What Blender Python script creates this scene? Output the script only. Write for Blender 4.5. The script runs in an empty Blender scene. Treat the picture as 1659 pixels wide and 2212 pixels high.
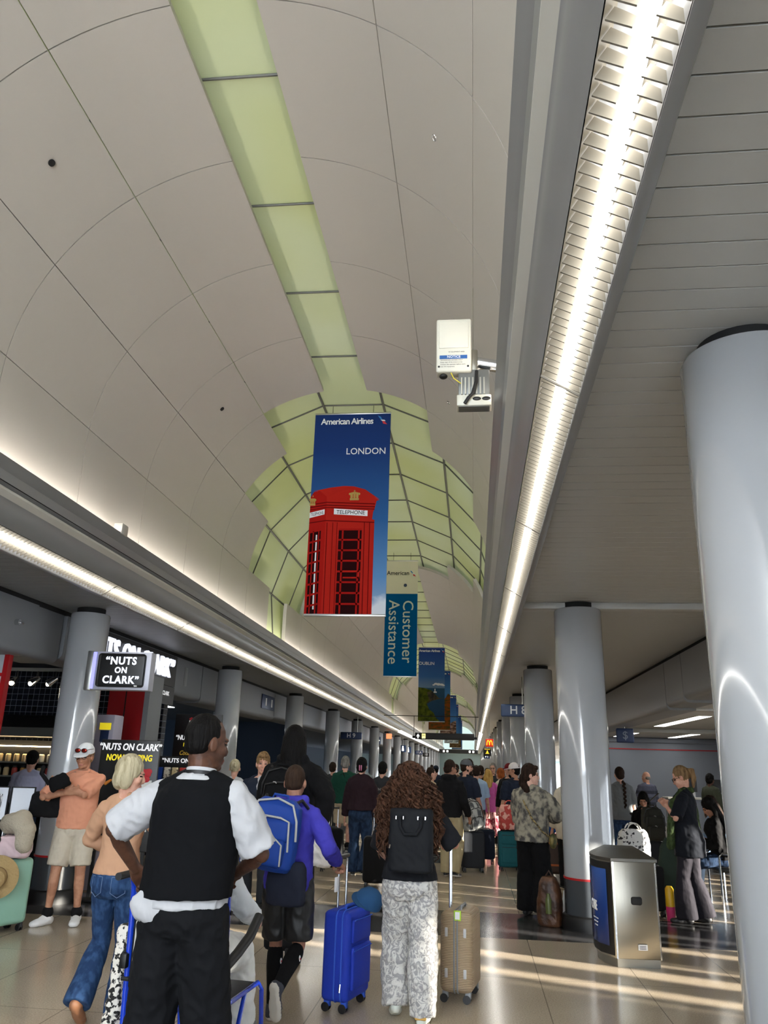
import bpy, bmesh, math, random
from math import sin, cos, pi, radians, sqrt, atan2, hypot
from mathutils import Vector, Matrix, noise, Euler
random.seed(7)
C = bpy.context.scene.collection
S = bpy.context.scene

# ---------------------------------------------------------------- camera, light, exposure
cam_d = bpy.data.cameras.new('camera'); cam = bpy.data.objects.new('camera', cam_d); C.objects.link(cam)
F_PX, PITCH, YAW, ROLL = 1686.45, 0.3127134, 0.1169867, 0.0286053
cam_d.sensor_fit = 'HORIZONTAL'; cam_d.sensor_width = 36.0; cam_d.lens = F_PX / 1659 * 36.0
fw = Vector((-sin(YAW) * cos(PITCH), cos(YAW) * cos(PITCH), sin(PITCH)))
rt = Vector((cos(YAW), sin(YAW), 0)); up = rt.cross(fw)
r2 = cos(ROLL) * rt + sin(ROLL) * up; u2 = -sin(ROLL) * rt + cos(ROLL) * up
cam.matrix_world = Matrix(((r2.x, u2.x, -fw.x, 0), (r2.y, u2.y, -fw.y, 0), (r2.z, u2.z, -fw.z, 1.65), (0, 0, 0, 1)))
cam_d.clip_start = 0.05; cam_d.clip_end = 400
S.camera = cam

W = bpy.data.worlds.new('sky'); S.world = W; W.use_nodes = True
W.node_tree.nodes['Background'].inputs[0].default_value = (0.83, 0.91, 1.0, 1)
W.node_tree.nodes['Background'].inputs[1].default_value = 8.0

SUN_DIR = Vector((-0.935, 0.355, -0.1317)).normalized()
sun_d = bpy.data.lights.new('sun', 'SUN'); sun_d.energy = 24.0; sun_d.angle = radians(0.55); sun_d.color = (1.0, 0.93, 0.80)
sun = bpy.data.objects.new('sun', sun_d); C.objects.link(sun)
sun.rotation_mode = 'QUATERNION'; sun.rotation_quaternion = SUN_DIR.to_track_quat('-Z', 'Y'); sun.location = (20, -2, 6)

STRIP_E = 13.0      # ceiling light tubes
COVE_E = 23.0       # hidden cove tubes behind the ledges
GREEN_E = 0.08     # backlight of the green roof panels
S.view_settings.view_transform = 'Standard'; S.view_settings.look = 'None'
S.view_settings.exposure = 1.2; S.view_settings.gamma = 1.0; S.view_settings.use_curve_mapping = False
S.render.film_transparent = False
try:
    S.cycles.max_bounces = 7; S.cycles.diffuse_bounces = 4; S.cycles.glossy_bounces = 3; S.cycles.transmission_bounces = 4
    S.cycles.transparent_max_bounces = 8; S.cycles.caustics_reflective = False; S.cycles.caustics_refractive = False
    S.cycles.use_denoising = True; S.cycles.sample_clamp_indirect = 6.0
except Exception:
    pass

# ---------------------------------------------------------------- materials
def lin(c):
    return tuple(((x / 255 + 0.055) / 1.055) ** 2.4 if x > 10 else x / 255 / 12.92 for x in c)

MATS = {}
def mat(name, rgb=(128, 128, 128), rough=0.6, metal=0.0, spec=0.5, emit=0.0, noise_amt=0.0, noise_scale=8.0, rgb2=None,
        bump=0.0, bump_scale=40.0, stretch=(1, 1, 1), coat=0.0, emit_rgb=None, detail=4.0, lo=0.4, hi=0.6, alpha=1.0, dist=0.0):
    if name in MATS: return MATS[name]
    m = bpy.data.materials.new(name); MATS[name] = m; m.use_nodes = True
    nt = m.node_tree; b = nt.nodes['Principled BSDF']
    c = lin(rgb)
    b.inputs['Base Color'].default_value = (*c, 1); b.inputs['Roughness'].default_value = rough
    b.inputs['Metallic'].default_value = metal; b.inputs['Specular IOR Level'].default_value = spec
    if coat: b.inputs['Coat Weight'].default_value = coat; b.inputs['Coat Roughness'].default_value = 0.06
    if alpha < 1: b.inputs['Alpha'].default_value = alpha
    if emit:
        b.inputs['Emission Color'].default_value = (*lin(emit_rgb or rgb), 1); b.inputs['Emission Strength'].default_value = emit
    if noise_amt or rgb2 or bump:
        tc = nt.nodes.new('ShaderNodeTexCoord'); mp = nt.nodes.new('ShaderNodeMapping'); mp.inputs['Scale'].default_value = stretch
        nt.links.new(tc.outputs['Object'], mp.inputs['Vector'])
    if rgb2 or noise_amt:
        nz = nt.nodes.new('ShaderNodeTexNoise'); nz.inputs['Scale'].default_value = noise_scale; nz.inputs['Detail'].default_value = detail; nz.inputs['Distortion'].default_value = dist
        nt.links.new(mp.outputs['Vector'], nz.inputs['Vector'])
        rp = nt.nodes.new('ShaderNodeValToRGB')
        c2 = lin(rgb2) if rgb2 else tuple(max(0, x * (1 - noise_amt)) for x in c)
        rp.color_ramp.elements[0].position = lo; rp.color_ramp.elements[1].position = hi
        rp.color_ramp.elements[0].color = (*c2, 1); rp.color_ramp.elements[1].color = (*c, 1)
        nt.links.new(nz.outputs['Fac'], rp.inputs['Fac']); nt.links.new(rp.outputs['Color'], b.inputs['Base Color'])
    if bump:
        n2 = nt.nodes.new('ShaderNodeTexNoise'); n2.inputs['Scale'].default_value = bump_scale; n2.inputs['Detail'].default_value = 3
        nt.links.new(mp.outputs['Vector'], n2.inputs['Vector'])
        bp = nt.nodes.new('ShaderNodeBump'); bp.inputs['Strength'].default_value = bump; bp.inputs['Distance'].default_value = 0.02
        nt.links.new(n2.outputs['Fac'], bp.inputs['Height']); nt.links.new(bp.outputs['Normal'], b.inputs['Normal'])
    return m

def cloth(name, rgb, rgb2=None, **k):
    k.setdefault('bump', 0.55); k.setdefault('bump_scale', 10.0); k.setdefault('stretch', (1, 1, 0.5))
    return mat(name, rgb, rough=k.pop('rough', 0.9), spec=k.pop('spec', 0.2), rgb2=rgb2, **k)

def hairmat(name, rgb, rgb2):
    return mat(name, rgb, rough=0.65, spec=0.12, rgb2=rgb2, noise_scale=34, stretch=(1, 1, 0.12), bump=0.6, bump_scale=70, lo=0.3, hi=0.7)

# ---------------------------------------------------------------- mesh builder
class MB:
    def __init__(s): s.v = []; s.f = []; s.m = []; s.mi = 0
    def add(s, vs, fs):
        o = len(s.v); s.v += [tuple(x) for x in vs]; s.f += [tuple(i + o for i in f) for f in fs]; s.m += [s.mi] * len(fs); return s
    def box(s, c, d, R=None):
        x, y, z = d[0] / 2, d[1] / 2, d[2] / 2
        vs = [Vector(p) for p in ((-x, -y, -z), (x, -y, -z), (x, y, -z), (-x, y, -z), (-x, -y, z), (x, -y, z), (x, y, z), (-x, y, z))]
        if R is not None: vs = [R @ p for p in vs]
        c = Vector(c)
        return s.add([p + c for p in vs], [(0, 3, 2, 1), (4, 5, 6, 7), (0, 1, 5, 4), (1, 2, 6, 5), (2, 3, 7, 6), (3, 0, 4, 7)])
    def bb(s, x0, x1, y0, y1, z0, z1): return s.box(((x0 + x1) / 2, (y0 + y1) / 2, (z0 + z1) / 2), (x1 - x0, y1 - y0, z1 - z0))
    def tube(s, pts, rad, n=10, caps=True, flat=1.0):
        pts = [Vector(p) for p in pts]; N = len(pts)
        if not isinstance(rad, (list, tuple)): rad = [rad] * N
        vs = []; prev = None
        for i, p in enumerate(pts):
            t = (pts[min(i + 1, N - 1)] - pts[max(i - 1, 0)])
            if t.length < 1e-9: t = Vector((0, 0, 1))
            t.normalize()
            if prev is None:
                a = Vector((1, 0, 0)) if abs(t.x) < 0.8 else Vector((0, 1, 0))
                a = (a - t * a.dot(t)).normalized()
            else:
                a = prev - t * prev.dot(t)
                a = a.normalized() if a.length > 1e-6 else t.orthogonal().normalized()
            prev = a; b = t.cross(a); r = rad[i]
            ra, rb = (r if isinstance(r, (list, tuple)) else (r, r * flat))
            vs += [p + a * (ra * cos(2 * pi * k / n)) + b * (rb * sin(2 * pi * k / n)) for k in range(n)]
        fs = [(i * n + k, i * n + (k + 1) % n, (i + 1) * n + (k + 1) % n, (i + 1) * n + k) for i in range(N - 1) for k in range(n)]
        if caps: fs += [tuple(range(n - 1, -1, -1)), tuple((N - 1) * n + k for k in range(n))]
        return s.add(vs, fs)
    def limb(s, pts, rad, n=12):
        s.tube(pts, rad, n)
        for p, r in zip(pts, rad):
            r = r if not isinstance(r, (list, tuple)) else min(r)
            s.ell(p, (r, r, r), n=10)
        return s
    def ell(s, c, r, R=None, n=14):
        m = max(5, n // 2 + 1); vs = [Vector((0, 0, -r[2]))]; fs = []
        for i in range(1, m):
            ph = -pi / 2 + pi * i / m
            vs += [Vector((r[0] * cos(ph) * cos(2 * pi * k / n), r[1] * cos(ph) * sin(2 * pi * k / n), r[2] * sin(ph))) for k in range(n)]
        vs.append(Vector((0, 0, r[2]))); L = len(vs) - 1
        for k in range(n): fs.append((0, 1 + (k + 1) % n, 1 + k))
        for i in range(m - 2):
            for k in range(n):
                a = 1 + i * n; fs.append((a + k, a + (k + 1) % n, a + n + (k + 1) % n, a + n + k))
        a = 1 + (m - 2) * n
        for k in range(n): fs.append((a + k, a + (k + 1) % n, L))
        c = Vector(c)
        return s.add([(R @ p if R is not None else p) + c for p in vs], fs)
    def loft(s, rings, caps=True):
        n = len(rings[0]); vs = [p for r in rings for p in r]
        fs = [(i * n + k, i * n + (k + 1) % n, (i + 1) * n + (k + 1) % n, (i + 1) * n + k) for i in range(len(rings) - 1) for k in range(n)]
        if caps: fs += [tuple(range(n - 1, -1, -1)), tuple((len(rings) - 1) * n + k for k in range(n))]
        return s.add(vs, fs)
    def lathe(s, prof, c=(0, 0, 0), n=32, caps=True):
        return s.loft([[(c[0] + r * cos(2 * pi * k / n), c[1] + r * sin(2 * pi * k / n), c[2] + z) for k in range(n)] for r, z in prof], caps)
    def prism(s, poly, a, b, axis='z'):
        def P(p, t):
            return {'z': (p[0], p[1], t), 'y': (p[0], t, p[1]), 'x': (t, p[0], p[1])}[axis]
        n = len(poly)
        return s.add([P(p, a) for p in poly] + [P(p, b) for p in poly],
                     [tuple(range(n - 1, -1, -1)), tuple(range(n, 2 * n))] + [(k, (k + 1) % n, n + (k + 1) % n, n + k) for k in range(n)])
    def mesh(s, name):
        me = bpy.data.meshes.new(name); me.from_pydata(s.v, [], s.f); me.update(); return me
    def build(s, name, m, parent=None, smooth=True, bevel=0.0, ang=35, seg=2):
        me = s.mesh(name)
        mats = m if isinstance(m, (list, tuple)) else [m]
        for x in mats: me.materials.append(x)
        if len(mats) > 1: me.polygons.foreach_set('material_index', s.m)
        bm = bmesh.new(); bm.from_mesh(me)
        bmesh.ops.recalc_face_normals(bm, faces=bm.faces)
        if bevel:
            bmesh.ops.bevel(bm, geom=[e for e in bm.edges if len(e.link_faces) == 2 and e.calc_face_angle(0) > 0.6], offset=bevel, segments=seg, affect='EDGES', profile=0.5)
        bm.to_mesh(me); bm.free()
        if smooth:
            me.polygons.foreach_set('use_smooth', [True] * len(me.polygons)); me.set_sharp_from_angle(angle=radians(ang))
        o = bpy.data.objects.new(name, me); C.objects.link(o)
        if parent: o.parent = parent
        return o

def remesh(mb, name, m, parent, vox, smooth=4, wr=0.0, wf=9.0, disp=None):
    """one continuous skin around everything in mb"""
    me = mb.mesh(name); o = bpy.data.objects.new(name, me); C.objects.link(o)
    md = o.modifiers.new('r', 'REMESH'); md.mode = 'VOXEL'; md.voxel_size = vox
    if smooth:
        sm = o.modifiers.new('s', 'SMOOTH'); sm.iterations = smooth; sm.factor = 0.5
    dg = bpy.context.evaluated_depsgraph_get()
    ne = bpy.data.meshes.new_from_object(o.evaluated_get(dg)); ne.name = name
    o.modifiers.clear(); o.data = ne; bpy.data.meshes.remove(me)
    if wr or disp:
        nr = [v.normal.copy() for v in ne.vertices]
        for v, n in zip(ne.vertices, nr):
            p = v.co
            if disp: d = disp(p, n)
            else:
                q = noise.noise(Vector((p.x * wf * 1.7 + p.z * 6 + 5, p.y * wf * 1.7 - p.z * 4, p.z * wf * 1.5)))
                d = wr * (1.0 * noise.noise(Vector((p.x * wf, p.y * wf, p.z * wf * 0.6))) + 1.5 * (0.22 - abs(q)))
            v.co = p + n * d
    mats = m if isinstance(m, (list, tuple)) else [m]
    ne.materials.clear()
    for x in mats: ne.materials.append(x)
    ne.polygons.foreach_set('use_smooth', [True] * len(ne.polygons)); ne.polygons.foreach_set('material_index', [0] * len(ne.polygons))
    ne.update()
    o.parent = parent
    return o

def thing(name, label, cat, loc=(0, 0, 0), rz=0.0, group=None, rot=None):
    o = bpy.data.objects.new(name, None); C.objects.link(o); o.location = loc
    o.rotation_euler = rot if rot is not None else (0, 0, radians(rz)); o.empty_display_size = 0.1
    o['label'] = label; o['category'] = cat; o['kind'] = 'thing'
    if group: o['group'] = group
    return o
def tag(o, label, cat, group=None, kind='thing'):
    o['label'] = label; o['category'] = cat; o['kind'] = kind
    if group: o['group'] = group
    return o
def struct(o): o['kind'] = 'structure'; return o
def text(body, size, m, parent=None, loc=(0, 0, 0), rot=(pi / 2, 0, 0), ext=0.002, bold=0.0, align='CENTER', name='lettering', shear=0.0, sx=1.0, spacing=1.0):
    cu = bpy.data.curves.new(name, 'FONT'); cu.body = body; cu.size = size; cu.extrude = ext; cu.offset = bold * size
    cu.align_x = align; cu.align_y = 'CENTER'; cu.shear = shear; cu.space_character = spacing; cu.resolution_u = 3
    tmp = bpy.data.objects.new('tmp', cu); C.objects.link(tmp)
    me = bpy.data.meshes.new_from_object(tmp.evaluated_get(bpy.context.evaluated_depsgraph_get())); me.name = name
    bpy.data.objects.remove(tmp); bpy.data.curves.remove(cu); me.materials.clear(); me.materials.append(m)
    o = bpy.data.objects.new(name, me); C.objects.link(o); o.location = loc; o.rotation_euler = rot; o.scale = (sx, 1, 1)
    if parent: o.parent = parent
    return o
def dup(root, **kw):
    r = root.copy(); C.objects.link(r)
    for k, v in kw.items():
        if k in ('label', 'group', 'category'): r[k] = v
        else: setattr(r, k, v)
    for ch in list(root.children):
        c = ch.copy(); C.objects.link(c); c.parent = r
        for g in ch.children:
            d = g.copy(); C.objects.link(d); d.parent = c
    return r
# ---------------------------------------------------------------- building
XC = -1.86; BAY = 6.28; RING = 1.57; Y0, Y1 = -5.0, 125.0
VR, VZ = 2.2, 4.77
M_white = mat('vault_paint', (182, 179, 173), 0.42, spec=0.4, bump=0.02, bump_scale=3)
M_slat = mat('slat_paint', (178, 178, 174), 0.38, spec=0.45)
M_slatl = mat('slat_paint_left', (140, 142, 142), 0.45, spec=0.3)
M_fascia = mat('fascia_paint', (128, 129, 130), 0.3, spec=0.5)
M_fascia_l = mat('fascia_light', (196, 195, 188), 0.4)
M_dark = mat('dark_gap', (14, 15, 17), 0.8)
M_col = mat('column_enamel', (164, 167, 170), 0.13, spec=0.6, coat=0.6)
M_colbase = mat('column_base_dark', (62, 66, 70), 0.25, spec=0.5)
M_black = mat('black_rubber', (16, 16, 17), 0.5)
M_red = mat('red_stripe', (170, 22, 28), 0.35)
M_beam = mat('beam_grey', (126, 129, 134), 0.5, spec=0.25)
M_gate = mat('gate_wall_grey', (126, 132, 144), 0.6)
M_navy = mat('navy_wall', (40, 56, 78), 0.5)
M_metal = mat('brushed_aluminium', (190, 190, 186), 0.3, metal=1.0)
M_steel = mat('stainless_steel', (176, 172, 160), 0.28, metal=1.0, bump=0.03, bump_scale=120, stretch=(1, 1, 0.02))
M_chrome = mat('chrome', (220, 222, 225), 0.12, metal=1.0)

# floor: polished terrazzo with dark cross bands and fine joints
def floor_mat():
    m = bpy.data.materials.new('terrazzo_floor'); m.use_nodes = True; nt = m.node_tree; N = nt.nodes; L = nt.links
    b = N['Principled BSDF']; tc = N.new('ShaderNodeTexCoord'); sp = N.new('ShaderNodeSeparateXYZ'); L.new(tc.outputs['Object'], sp.inputs[0])
    def mth(op, a, bb=None, c=None):
        n = N.new('ShaderNodeMath'); n.operation = op
        for i, x in enumerate((a, bb, c)):
            if x is None: continue
            if isinstance(x, (int, float)): n.inputs[i].default_value = x
            else: L.new(x, n.inputs[i])
        return n.outputs[0]
    nz = N.new('ShaderNodeTexNoise'); nz.inputs['Scale'].default_value = 90; nz.inputs['Detail'].default_value = 5; L.new(tc.outputs['Object'], nz.inputs['Vector'])
    n2 = N.new('ShaderNodeTexNoise'); n2.inputs['Scale'].default_value = 1.1; n2.inputs['Detail'].default_value = 3; L.new(tc.outputs['Object'], n2.inputs['Vector'])
    r1 = N.new('ShaderNodeValToRGB'); e = r1.color_ramp.elements; e[0].position = .3; e[1].position = .7
    e[0].color = (*lin((178, 162, 141)), 1); e[1].color = (*lin((212, 196, 173)), 1); L.new(nz.outputs['Fac'], r1.inputs['Fac'])
    r2_ = N.new('ShaderNodeValToRGB'); e = r2_.color_ramp.elements; e[0].position = .3; e[1].position = .7
    e[0].color = (*lin((48, 48, 50)), 1); e[1].color = (*lin((88, 88, 90)), 1); L.new(nz.outputs['Fac'], r2_.inputs['Fac'])
    yy = mth('SUBTRACT', sp.outputs['Y'], 9.71 - BAY / 2 + 20 * -BAY); fr = mth('MODULO', yy, BAY); d = mth('ABSOLUTE', mth('SUBTRACT', fr, BAY / 2))
    band = mth('LESS_THAN', d, 0.735)
    def joint(o, off, per, w):
        f = mth('MODULO', mth('ADD', o, 200 * per - off), per); g = mth('ABSOLUTE', mth('SUBTRACT', f, per / 2)); return mth('GREATER_THAN', g, per / 2 - w)
    j = mth('MAXIMUM', joint(sp.outputs['X'], 0.53, 0.83, 0.004), joint(sp.outputs['Y'], 8.975, BAY / 4, 0.004))
    mx = N.new('ShaderNodeMixRGB'); L.new(band, mx.inputs[0]); L.new(r1.outputs[0], mx.inputs[1]); L.new(r2_.outputs[0], mx.inputs[2])
    mz = N.new('ShaderNodeMixRGB'); mz.blend_type = 'MULTIPLY'; mz.inputs[0].default_value = .35; L.new(mx.outputs[0], mz.inputs[1]); L.new(n2.outputs['Fac'], mz.inputs[2])
    mj = N.new('ShaderNodeMixRGB'); L.new(mth('MULTIPLY', j, 0.55), mj.inputs[0]); L.new(mz.outputs[0], mj.inputs[1]); mj.inputs[2].default_value = (*lin((70, 60, 50)), 1)
    L.new(mj.outputs[0], b.inputs['Base Color'])
    b.inputs['Roughness'].default_value = 0.17; b.inputs['Specular IOR Level'].default_value = 0.75
    return m
struct(MB().bb(-17, 14, Y0, Y1, -0.2, 0).build('floor', floor_mat(), smooth=False))

# barrel vault: curved panels with open joints, stepped hexagonal openings under the green roof
ANG = [8.4, 33.7, 59.2, 84.7]
def in_opening(lvl, y):
    k = round((y - 15.9) / 25.12); d = abs(y - (15.9 + 25.12 * k))
    return d < (5.5, 3.93, 2.36, 0.79)[lvl] and k >= 0
def vpt(side, a, r):
    """point of the vault section at angle a from the crown; below the spring line the wall drops straight"""
    if a <= 90: return XC + side * r * sin(radians(a)), VZ + r * cos(radians(a))
    return XC + side * r, VZ - VR * radians(a - 90)
ALL = ANG + [114.0]
mb = MB()
for side in (-1, 1):
    for lv in range(4):
        a0, a1 = ALL[lv], ALL[lv + 1]; g = 0.11
        y = 4.13 - 6 * RING
        while y < Y1 - RING:
            if not in_opening(lv, y + RING / 2):
                ns = 7; r0, r1 = VR, VR + 0.075; vs = []
                for j in range(ns + 1):
                    a = a0 + g + (a1 - a0 - 2 * g) * j / ns
                    for r in (r0, r1):
                        x, z = vpt(side, a, r); vs += [(x, y + 0.005, z), (x, y + RING - 0.005, z)]
                fs = []
                for j in range(ns):
                    q = 4 * j; n = q + 4
                    fs += [(q, q + 1, n + 1, n), (q + 2, n + 2, n + 3, q + 3), (q, n, n + 2, q + 2), (q + 1, q + 3, n + 3, n + 1)]
                fs += [(0, 2, 3, 1), (4 * ns, 4 * ns + 1, 4 * ns + 3, 4 * ns + 2)]
                mb.add(vs, fs)
            y += RING
struct(mb.build('ceiling_vault', M_white, ang=30))

# green translucent roof panels on facets above the vault
def green_mat():
    m = mat('green_panel', (166, 176, 128), 0.5, spec=0.3)
    nt = m.node_tree; b = nt.nodes['Principled BSDF']
    tc = nt.nodes.new('ShaderNodeTexCoord'); nz = nt.nodes.new('ShaderNodeTexNoise'); nz.inputs['Scale'].default_value = .35
    nt.links.new(tc.outputs['Object'], nz.inputs['Vector'])
    rp = nt.nodes.new('ShaderNodeValToRGB'); e = rp.color_ramp.elements; e[0].position = .35; e[1].position = .65
    e[0].color = (*lin((179, 188, 130)), 1); e[1].color = (*lin((188, 199, 166)), 1)
    nt.links.new(nz.outputs['Fac'], rp.inputs['Fac']); nt.links.new(rp.outputs[0], b.inputs['Base Color']); nt.links.new(rp.outputs[0], b.inputs['Emission Color'])
    b.inputs['Emission Strength'].default_value = GREEN_E
    return m
GR = 2.39; GA = [-108, -84, -60, -36, -11.7, 11.7, 36, 60, 84, 108]
gp = [(XC + GR * sin(radians(a)), VZ + GR * cos(radians(a))) for a in GA]
mb = MB(); fr = MB()
GY0 = 4.93 - 6 * RING
for i in range(len(GA) - 1):
    (xa, za), (xb, zb) = gp[i], gp[i + 1]
    mb.add([(xa, GY0, za), (xb, GY0, zb), (xb, Y1, zb), (xa, Y1, za), (xa * 1.0 + (xa - XC) * .02, GY0, za + .05), (xb + (xb - XC) * .02, GY0, zb + .05), (xb + (xb - XC) * .02, Y1, zb + .05), (xa + (xa - XC) * .02, Y1, za + .05)],
           [(0, 1, 2, 3), (7, 6, 5, 4), (0, 4, 5, 1), (2, 6, 7, 3)])
    y = GY0
    while y < 100:
        d = Vector((xb - xa, 0, zb - za)); nrm = Vector((-d.z, 0, d.x)).normalized()
        if nrm.dot(Vector(((xa + xb) / 2 - XC, 0, (za + zb) / 2 - VZ))) > 0: nrm = -nrm
        fr.tube([Vector((xa, y, za)) + nrm * .012, Vector((xb, y, zb)) + nrm * .012], 0.013, 6)
        y += RING
for x, z in gp[1:-1]:
    d = Vector((XC - x, 0, VZ - z)).normalized() * 0.015
    fr.tube([(x + d.x, GY0, z + d.z), (x + d.x, Y1, z + d.z)], 0.02, 8)
struct(mb.build('ceiling_skylight', green_mat(), smooth=False))
struct(fr.build('trim_1', mat('skylight_frame', (92, 92, 86), 0.5)))

# ledges, coves and light troughs on both sides (section swept along the hall)
def sweep(mb, sec, side, y0, y1):
    n = len(sec); vs = [(XC + side * a, y, z) for y in (y0, y1) for a, z in sec]
    mb.add(vs, [(k, k + 1, n + k + 1, n + k) for k in range(n - 1)])
FA = [(2.17, 3.80), (2.12, 3.83), (2.05, 3.98), (2.02, 4.03), (2.045, 4.03), (2.09, 3.862)]
GROOVE = [(2.09, 3.862), (2.19, 3.86), (2.19, 3.815), (2.085, 3.812)]
LIP = [(2.085, 3.812), (2.075, 3.80), (2.075, 3.785), (2.125, 3.745)]  # paler colour stands in for light catching this lip
COVE = [(2.125, 3.745), (2.135, 3.72), (2.135, 3.69), (2.15, 3.64), (2.18, 3.585), (2.20, 3.56), (2.212, 3.545)]
for side, nm in ((-1, 'left'), (1, 'right')):
    ce = 3.5 if side < 0 else 3.6
    m_ = MB(); sweep(m_, FA, side, Y0, Y1); m_.mi = 1; sweep(m_, GROOVE, side, Y0, Y1); m_.mi = 2; sweep(m_, LIP, side, Y0, Y1); m_.mi = 0; sweep(m_, COVE, side, Y0, Y1)
    sweep(m_, [(2.212, 3.545), (2.23, 3.62), (2.36, 3.58)], side, Y0, Y1)
    sweep(m_, [(2.40, 3.60), (2.402, 3.42), (2.42, 3.41), (2.45, 3.42), (2.465, 3.46), (2.47, ce)], side, Y0, Y1)
    struct(m_.build('trim_2' if side < 0 else 'trim_3', [M_fascia, M_dark, M_fascia_l], ang=50))
    # hidden cove tube behind the ledge, washing the foot of the vault
    o = MB().tube([(XC + side * 2.085, Y0 + .2, 3.98), (XC + side * 2.085, 110, 3.98)], 0.014, 8).build('cove_light', mat('cove_lamp', (255, 244, 232), emit=COVE_E))
    tag(o, 'tube light hidden behind the ledge at the foot of the %s side of the vault' % nm, 'light', 'cove tube lights')

# linear louvre lights
M_lamp = mat('lamp_tube', (255, 250, 238), emit=STRIP_E, emit_rgb=(255, 252, 246))
M_louv = mat('louvre_grey', (122, 117, 106), 0.4)
M_refl = mat('trough_reflector', (84, 78, 66), 0.4)
for side, nm in ((-1, 'left'), (1, 'right')):
    lt = thing('strip_light', 'long bright louvred strip light running along the %s edge of the vault' % nm, 'light', (XC + side * 2.3, 0, 3.45), group=None)
    def Lp(t, up_=0.0):   # across the opening 0..1 (inner to outer), up_ into the trough
        return Vector((side * (-0.085 + 0.185 * t + 0.55 * up_), 0, (0.09 - 0.115 * t) + 0.84 * up_))
    hb = MB()
    sec = [Lp(0), Lp(0, .09) , Lp(.25, .15), Lp(.75, .15), Lp(1, .09), Lp(1)]
    n = len(sec); hb.add([(p.x, y, p.z) for y in (Y0, 110) for p in sec], [(k, k + 1, n + k + 1, n + k) for k in range(n - 1)])
    hb.build('reflector', M_refl, lt)
    MB().tube([Lp(.5, .05) + Vector((0, Y0, 0)), Lp(.5, .05) + Vector((0, 110, 0))], 0.021, 10).build('lamp', M_lamp, lt)
    lv = MB(); y = 0.0; st = 0.062
    while y < 46:
        for t0, t1 in ((0.02, 0.37), (0.63, 0.98)):
            a, b, c, d = Lp(t0, .005), Lp(t1, .012), Lp(t1, .05), Lp(t0, .055)
            for q in (a, b, c, d): q.y = y
            k = Vector((0, .006, 0)); lv.add([a, b, c, d, a + k, b + k, c + k, d + k], [(0, 1, 2, 3), (7, 6, 5, 4), (0, 4, 5, 1), (1, 5, 6, 2), (3, 2, 6, 7)])
        y += st
    lv.build('louvre', M_louv, lt, smooth=False)
    fr_ = MB()
    for y in [3.6 + 2.44 * k for k in range(0, 14)]:
        a, b = Lp(0), Lp(1); MB().tube([a + Vector((0, y, 0)), b + Vector((0, y, 0))], 0.008, 6).build('joint_bar', M_louv, lt)

# slatted side ceilings
for side, nm, ce, a1 in ((-1, 'left', 3.5, 3.62), (1, 'right', 3.6, 5.6)):
    mb = MB(); y = Y0
    x0 = XC + side * 2.465; x1 = XC + side * a1
    k0 = int((Y0 - 1.712) / 0.158); y = 1.712 + k0 * 0.158
    while y < 60:
        w = 0.158
        if y > 9.6 and side > 0: gap = 0.004
        else: gap = 0.010
        mb.bb(min(x0, x1), max(x0, x1), y + gap / 2, y + w - gap / 2, ce, ce + 0.02); y += w
    mb.bb(min(x0, x1), max(x0, x1), y, Y1, ce, ce + .02)
    mb.mi = 1; mb.bb(min(x0, x1), max(x0, x1), Y0, Y1, ce + 0.035, ce + 0.06)
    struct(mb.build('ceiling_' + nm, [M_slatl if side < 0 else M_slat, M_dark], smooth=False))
struct(MB().bb(XC + 2.47, XC + 5.4, 9.62, 9.78, 3.52, 3.6).build('trim_4', M_slat, bevel=.01))

# columns
def column(x, y, r, top, label, group):
    t = thing('column', label, 'column', (x, y, 0), group=group)
    MB().lathe([(r + .045, 0), (r + .045, .10), (r + .03, .135), (r + .004, .15)], n=40).build('skirt', M_black, t)
    MB().lathe([(r + .004, .15), (r + .004, .50)], n=40).build('base', M_colbase, t)
    MB().lathe([(r + .007, .50), (r + .007, .522)], n=40).build('red_band', M_red, t)
    MB().lathe([(r, .522), (r, top - .03), (r - .01, top - .008), (r - .03, top)], n=56).build('shaft', M_col, t)
    MB().lathe([(r * .72, top), (r * .72, top + .068)], n=32).build('neck', M_dark, t)
    return t
ordn = ['nearest', 'second', 'third', 'fourth', 'fifth', 'sixth', 'seventh', 'eighth', 'ninth', 'tenth', 'eleventh', 'twelfth', 'thirteenth', 'fourteenth', 'fifteenth', 'sixteenth', 'seventeenth', 'eighteenth', 'nineteenth']
for k in range(19):
    for side, x, r, top in ((-1, -5.0, .25, 3.43), (1, 1.29, .285, 3.53)):
        if side < 0 and k == 0: continue
        kk = k if side > 0 else k - 1
        nm = 'right' if side > 0 else 'left'
        lab = '%s column from the camera along the %s side' % (ordn[kk], nm)
        column(x, 3.47 + BAY * k, r, top, 'glossy grey round ' + lab, 'grey columns along the %s side' % nm)
# soffit beams behind the columns
def soffit(x, side, z0, z1, y0, y1, th=0.5):
    r = .09; pr = [(0, z1)] + [(0 , z0 + r)] + [(r - r * cos(a), z0 + r - r * sin(a)) for a in (0.4, 0.8, 1.2, 1.57)] + [(th, z0), (th, z1)]
    return [(x + side * p, z) for p, z in pr]
lb = MB()
for y0, y1, z0 in ((Y0, 9.2, 2.80), (9.24, 9.9, 2.80), (9.94, 13.9, 2.86), (13.94, 15.5, 2.75), (15.54, 21.6, 2.72), (21.64, 30, 2.76), (30.04, 70, 2.76)):
    lb.prism(soffit(-5.42 - (0 if y0 != 9.24 else .04), -1, z0, 3.44, 0, 0), y0, y1, 'y')
struct(lb.build('trim_5', M_beam, ang=40))
struct(MB().bb(-5.9, -5.44, Y0, 70, 3.44, 3.6).build('trim_6', M_dark, smooth=False))
rb = MB()
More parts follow.
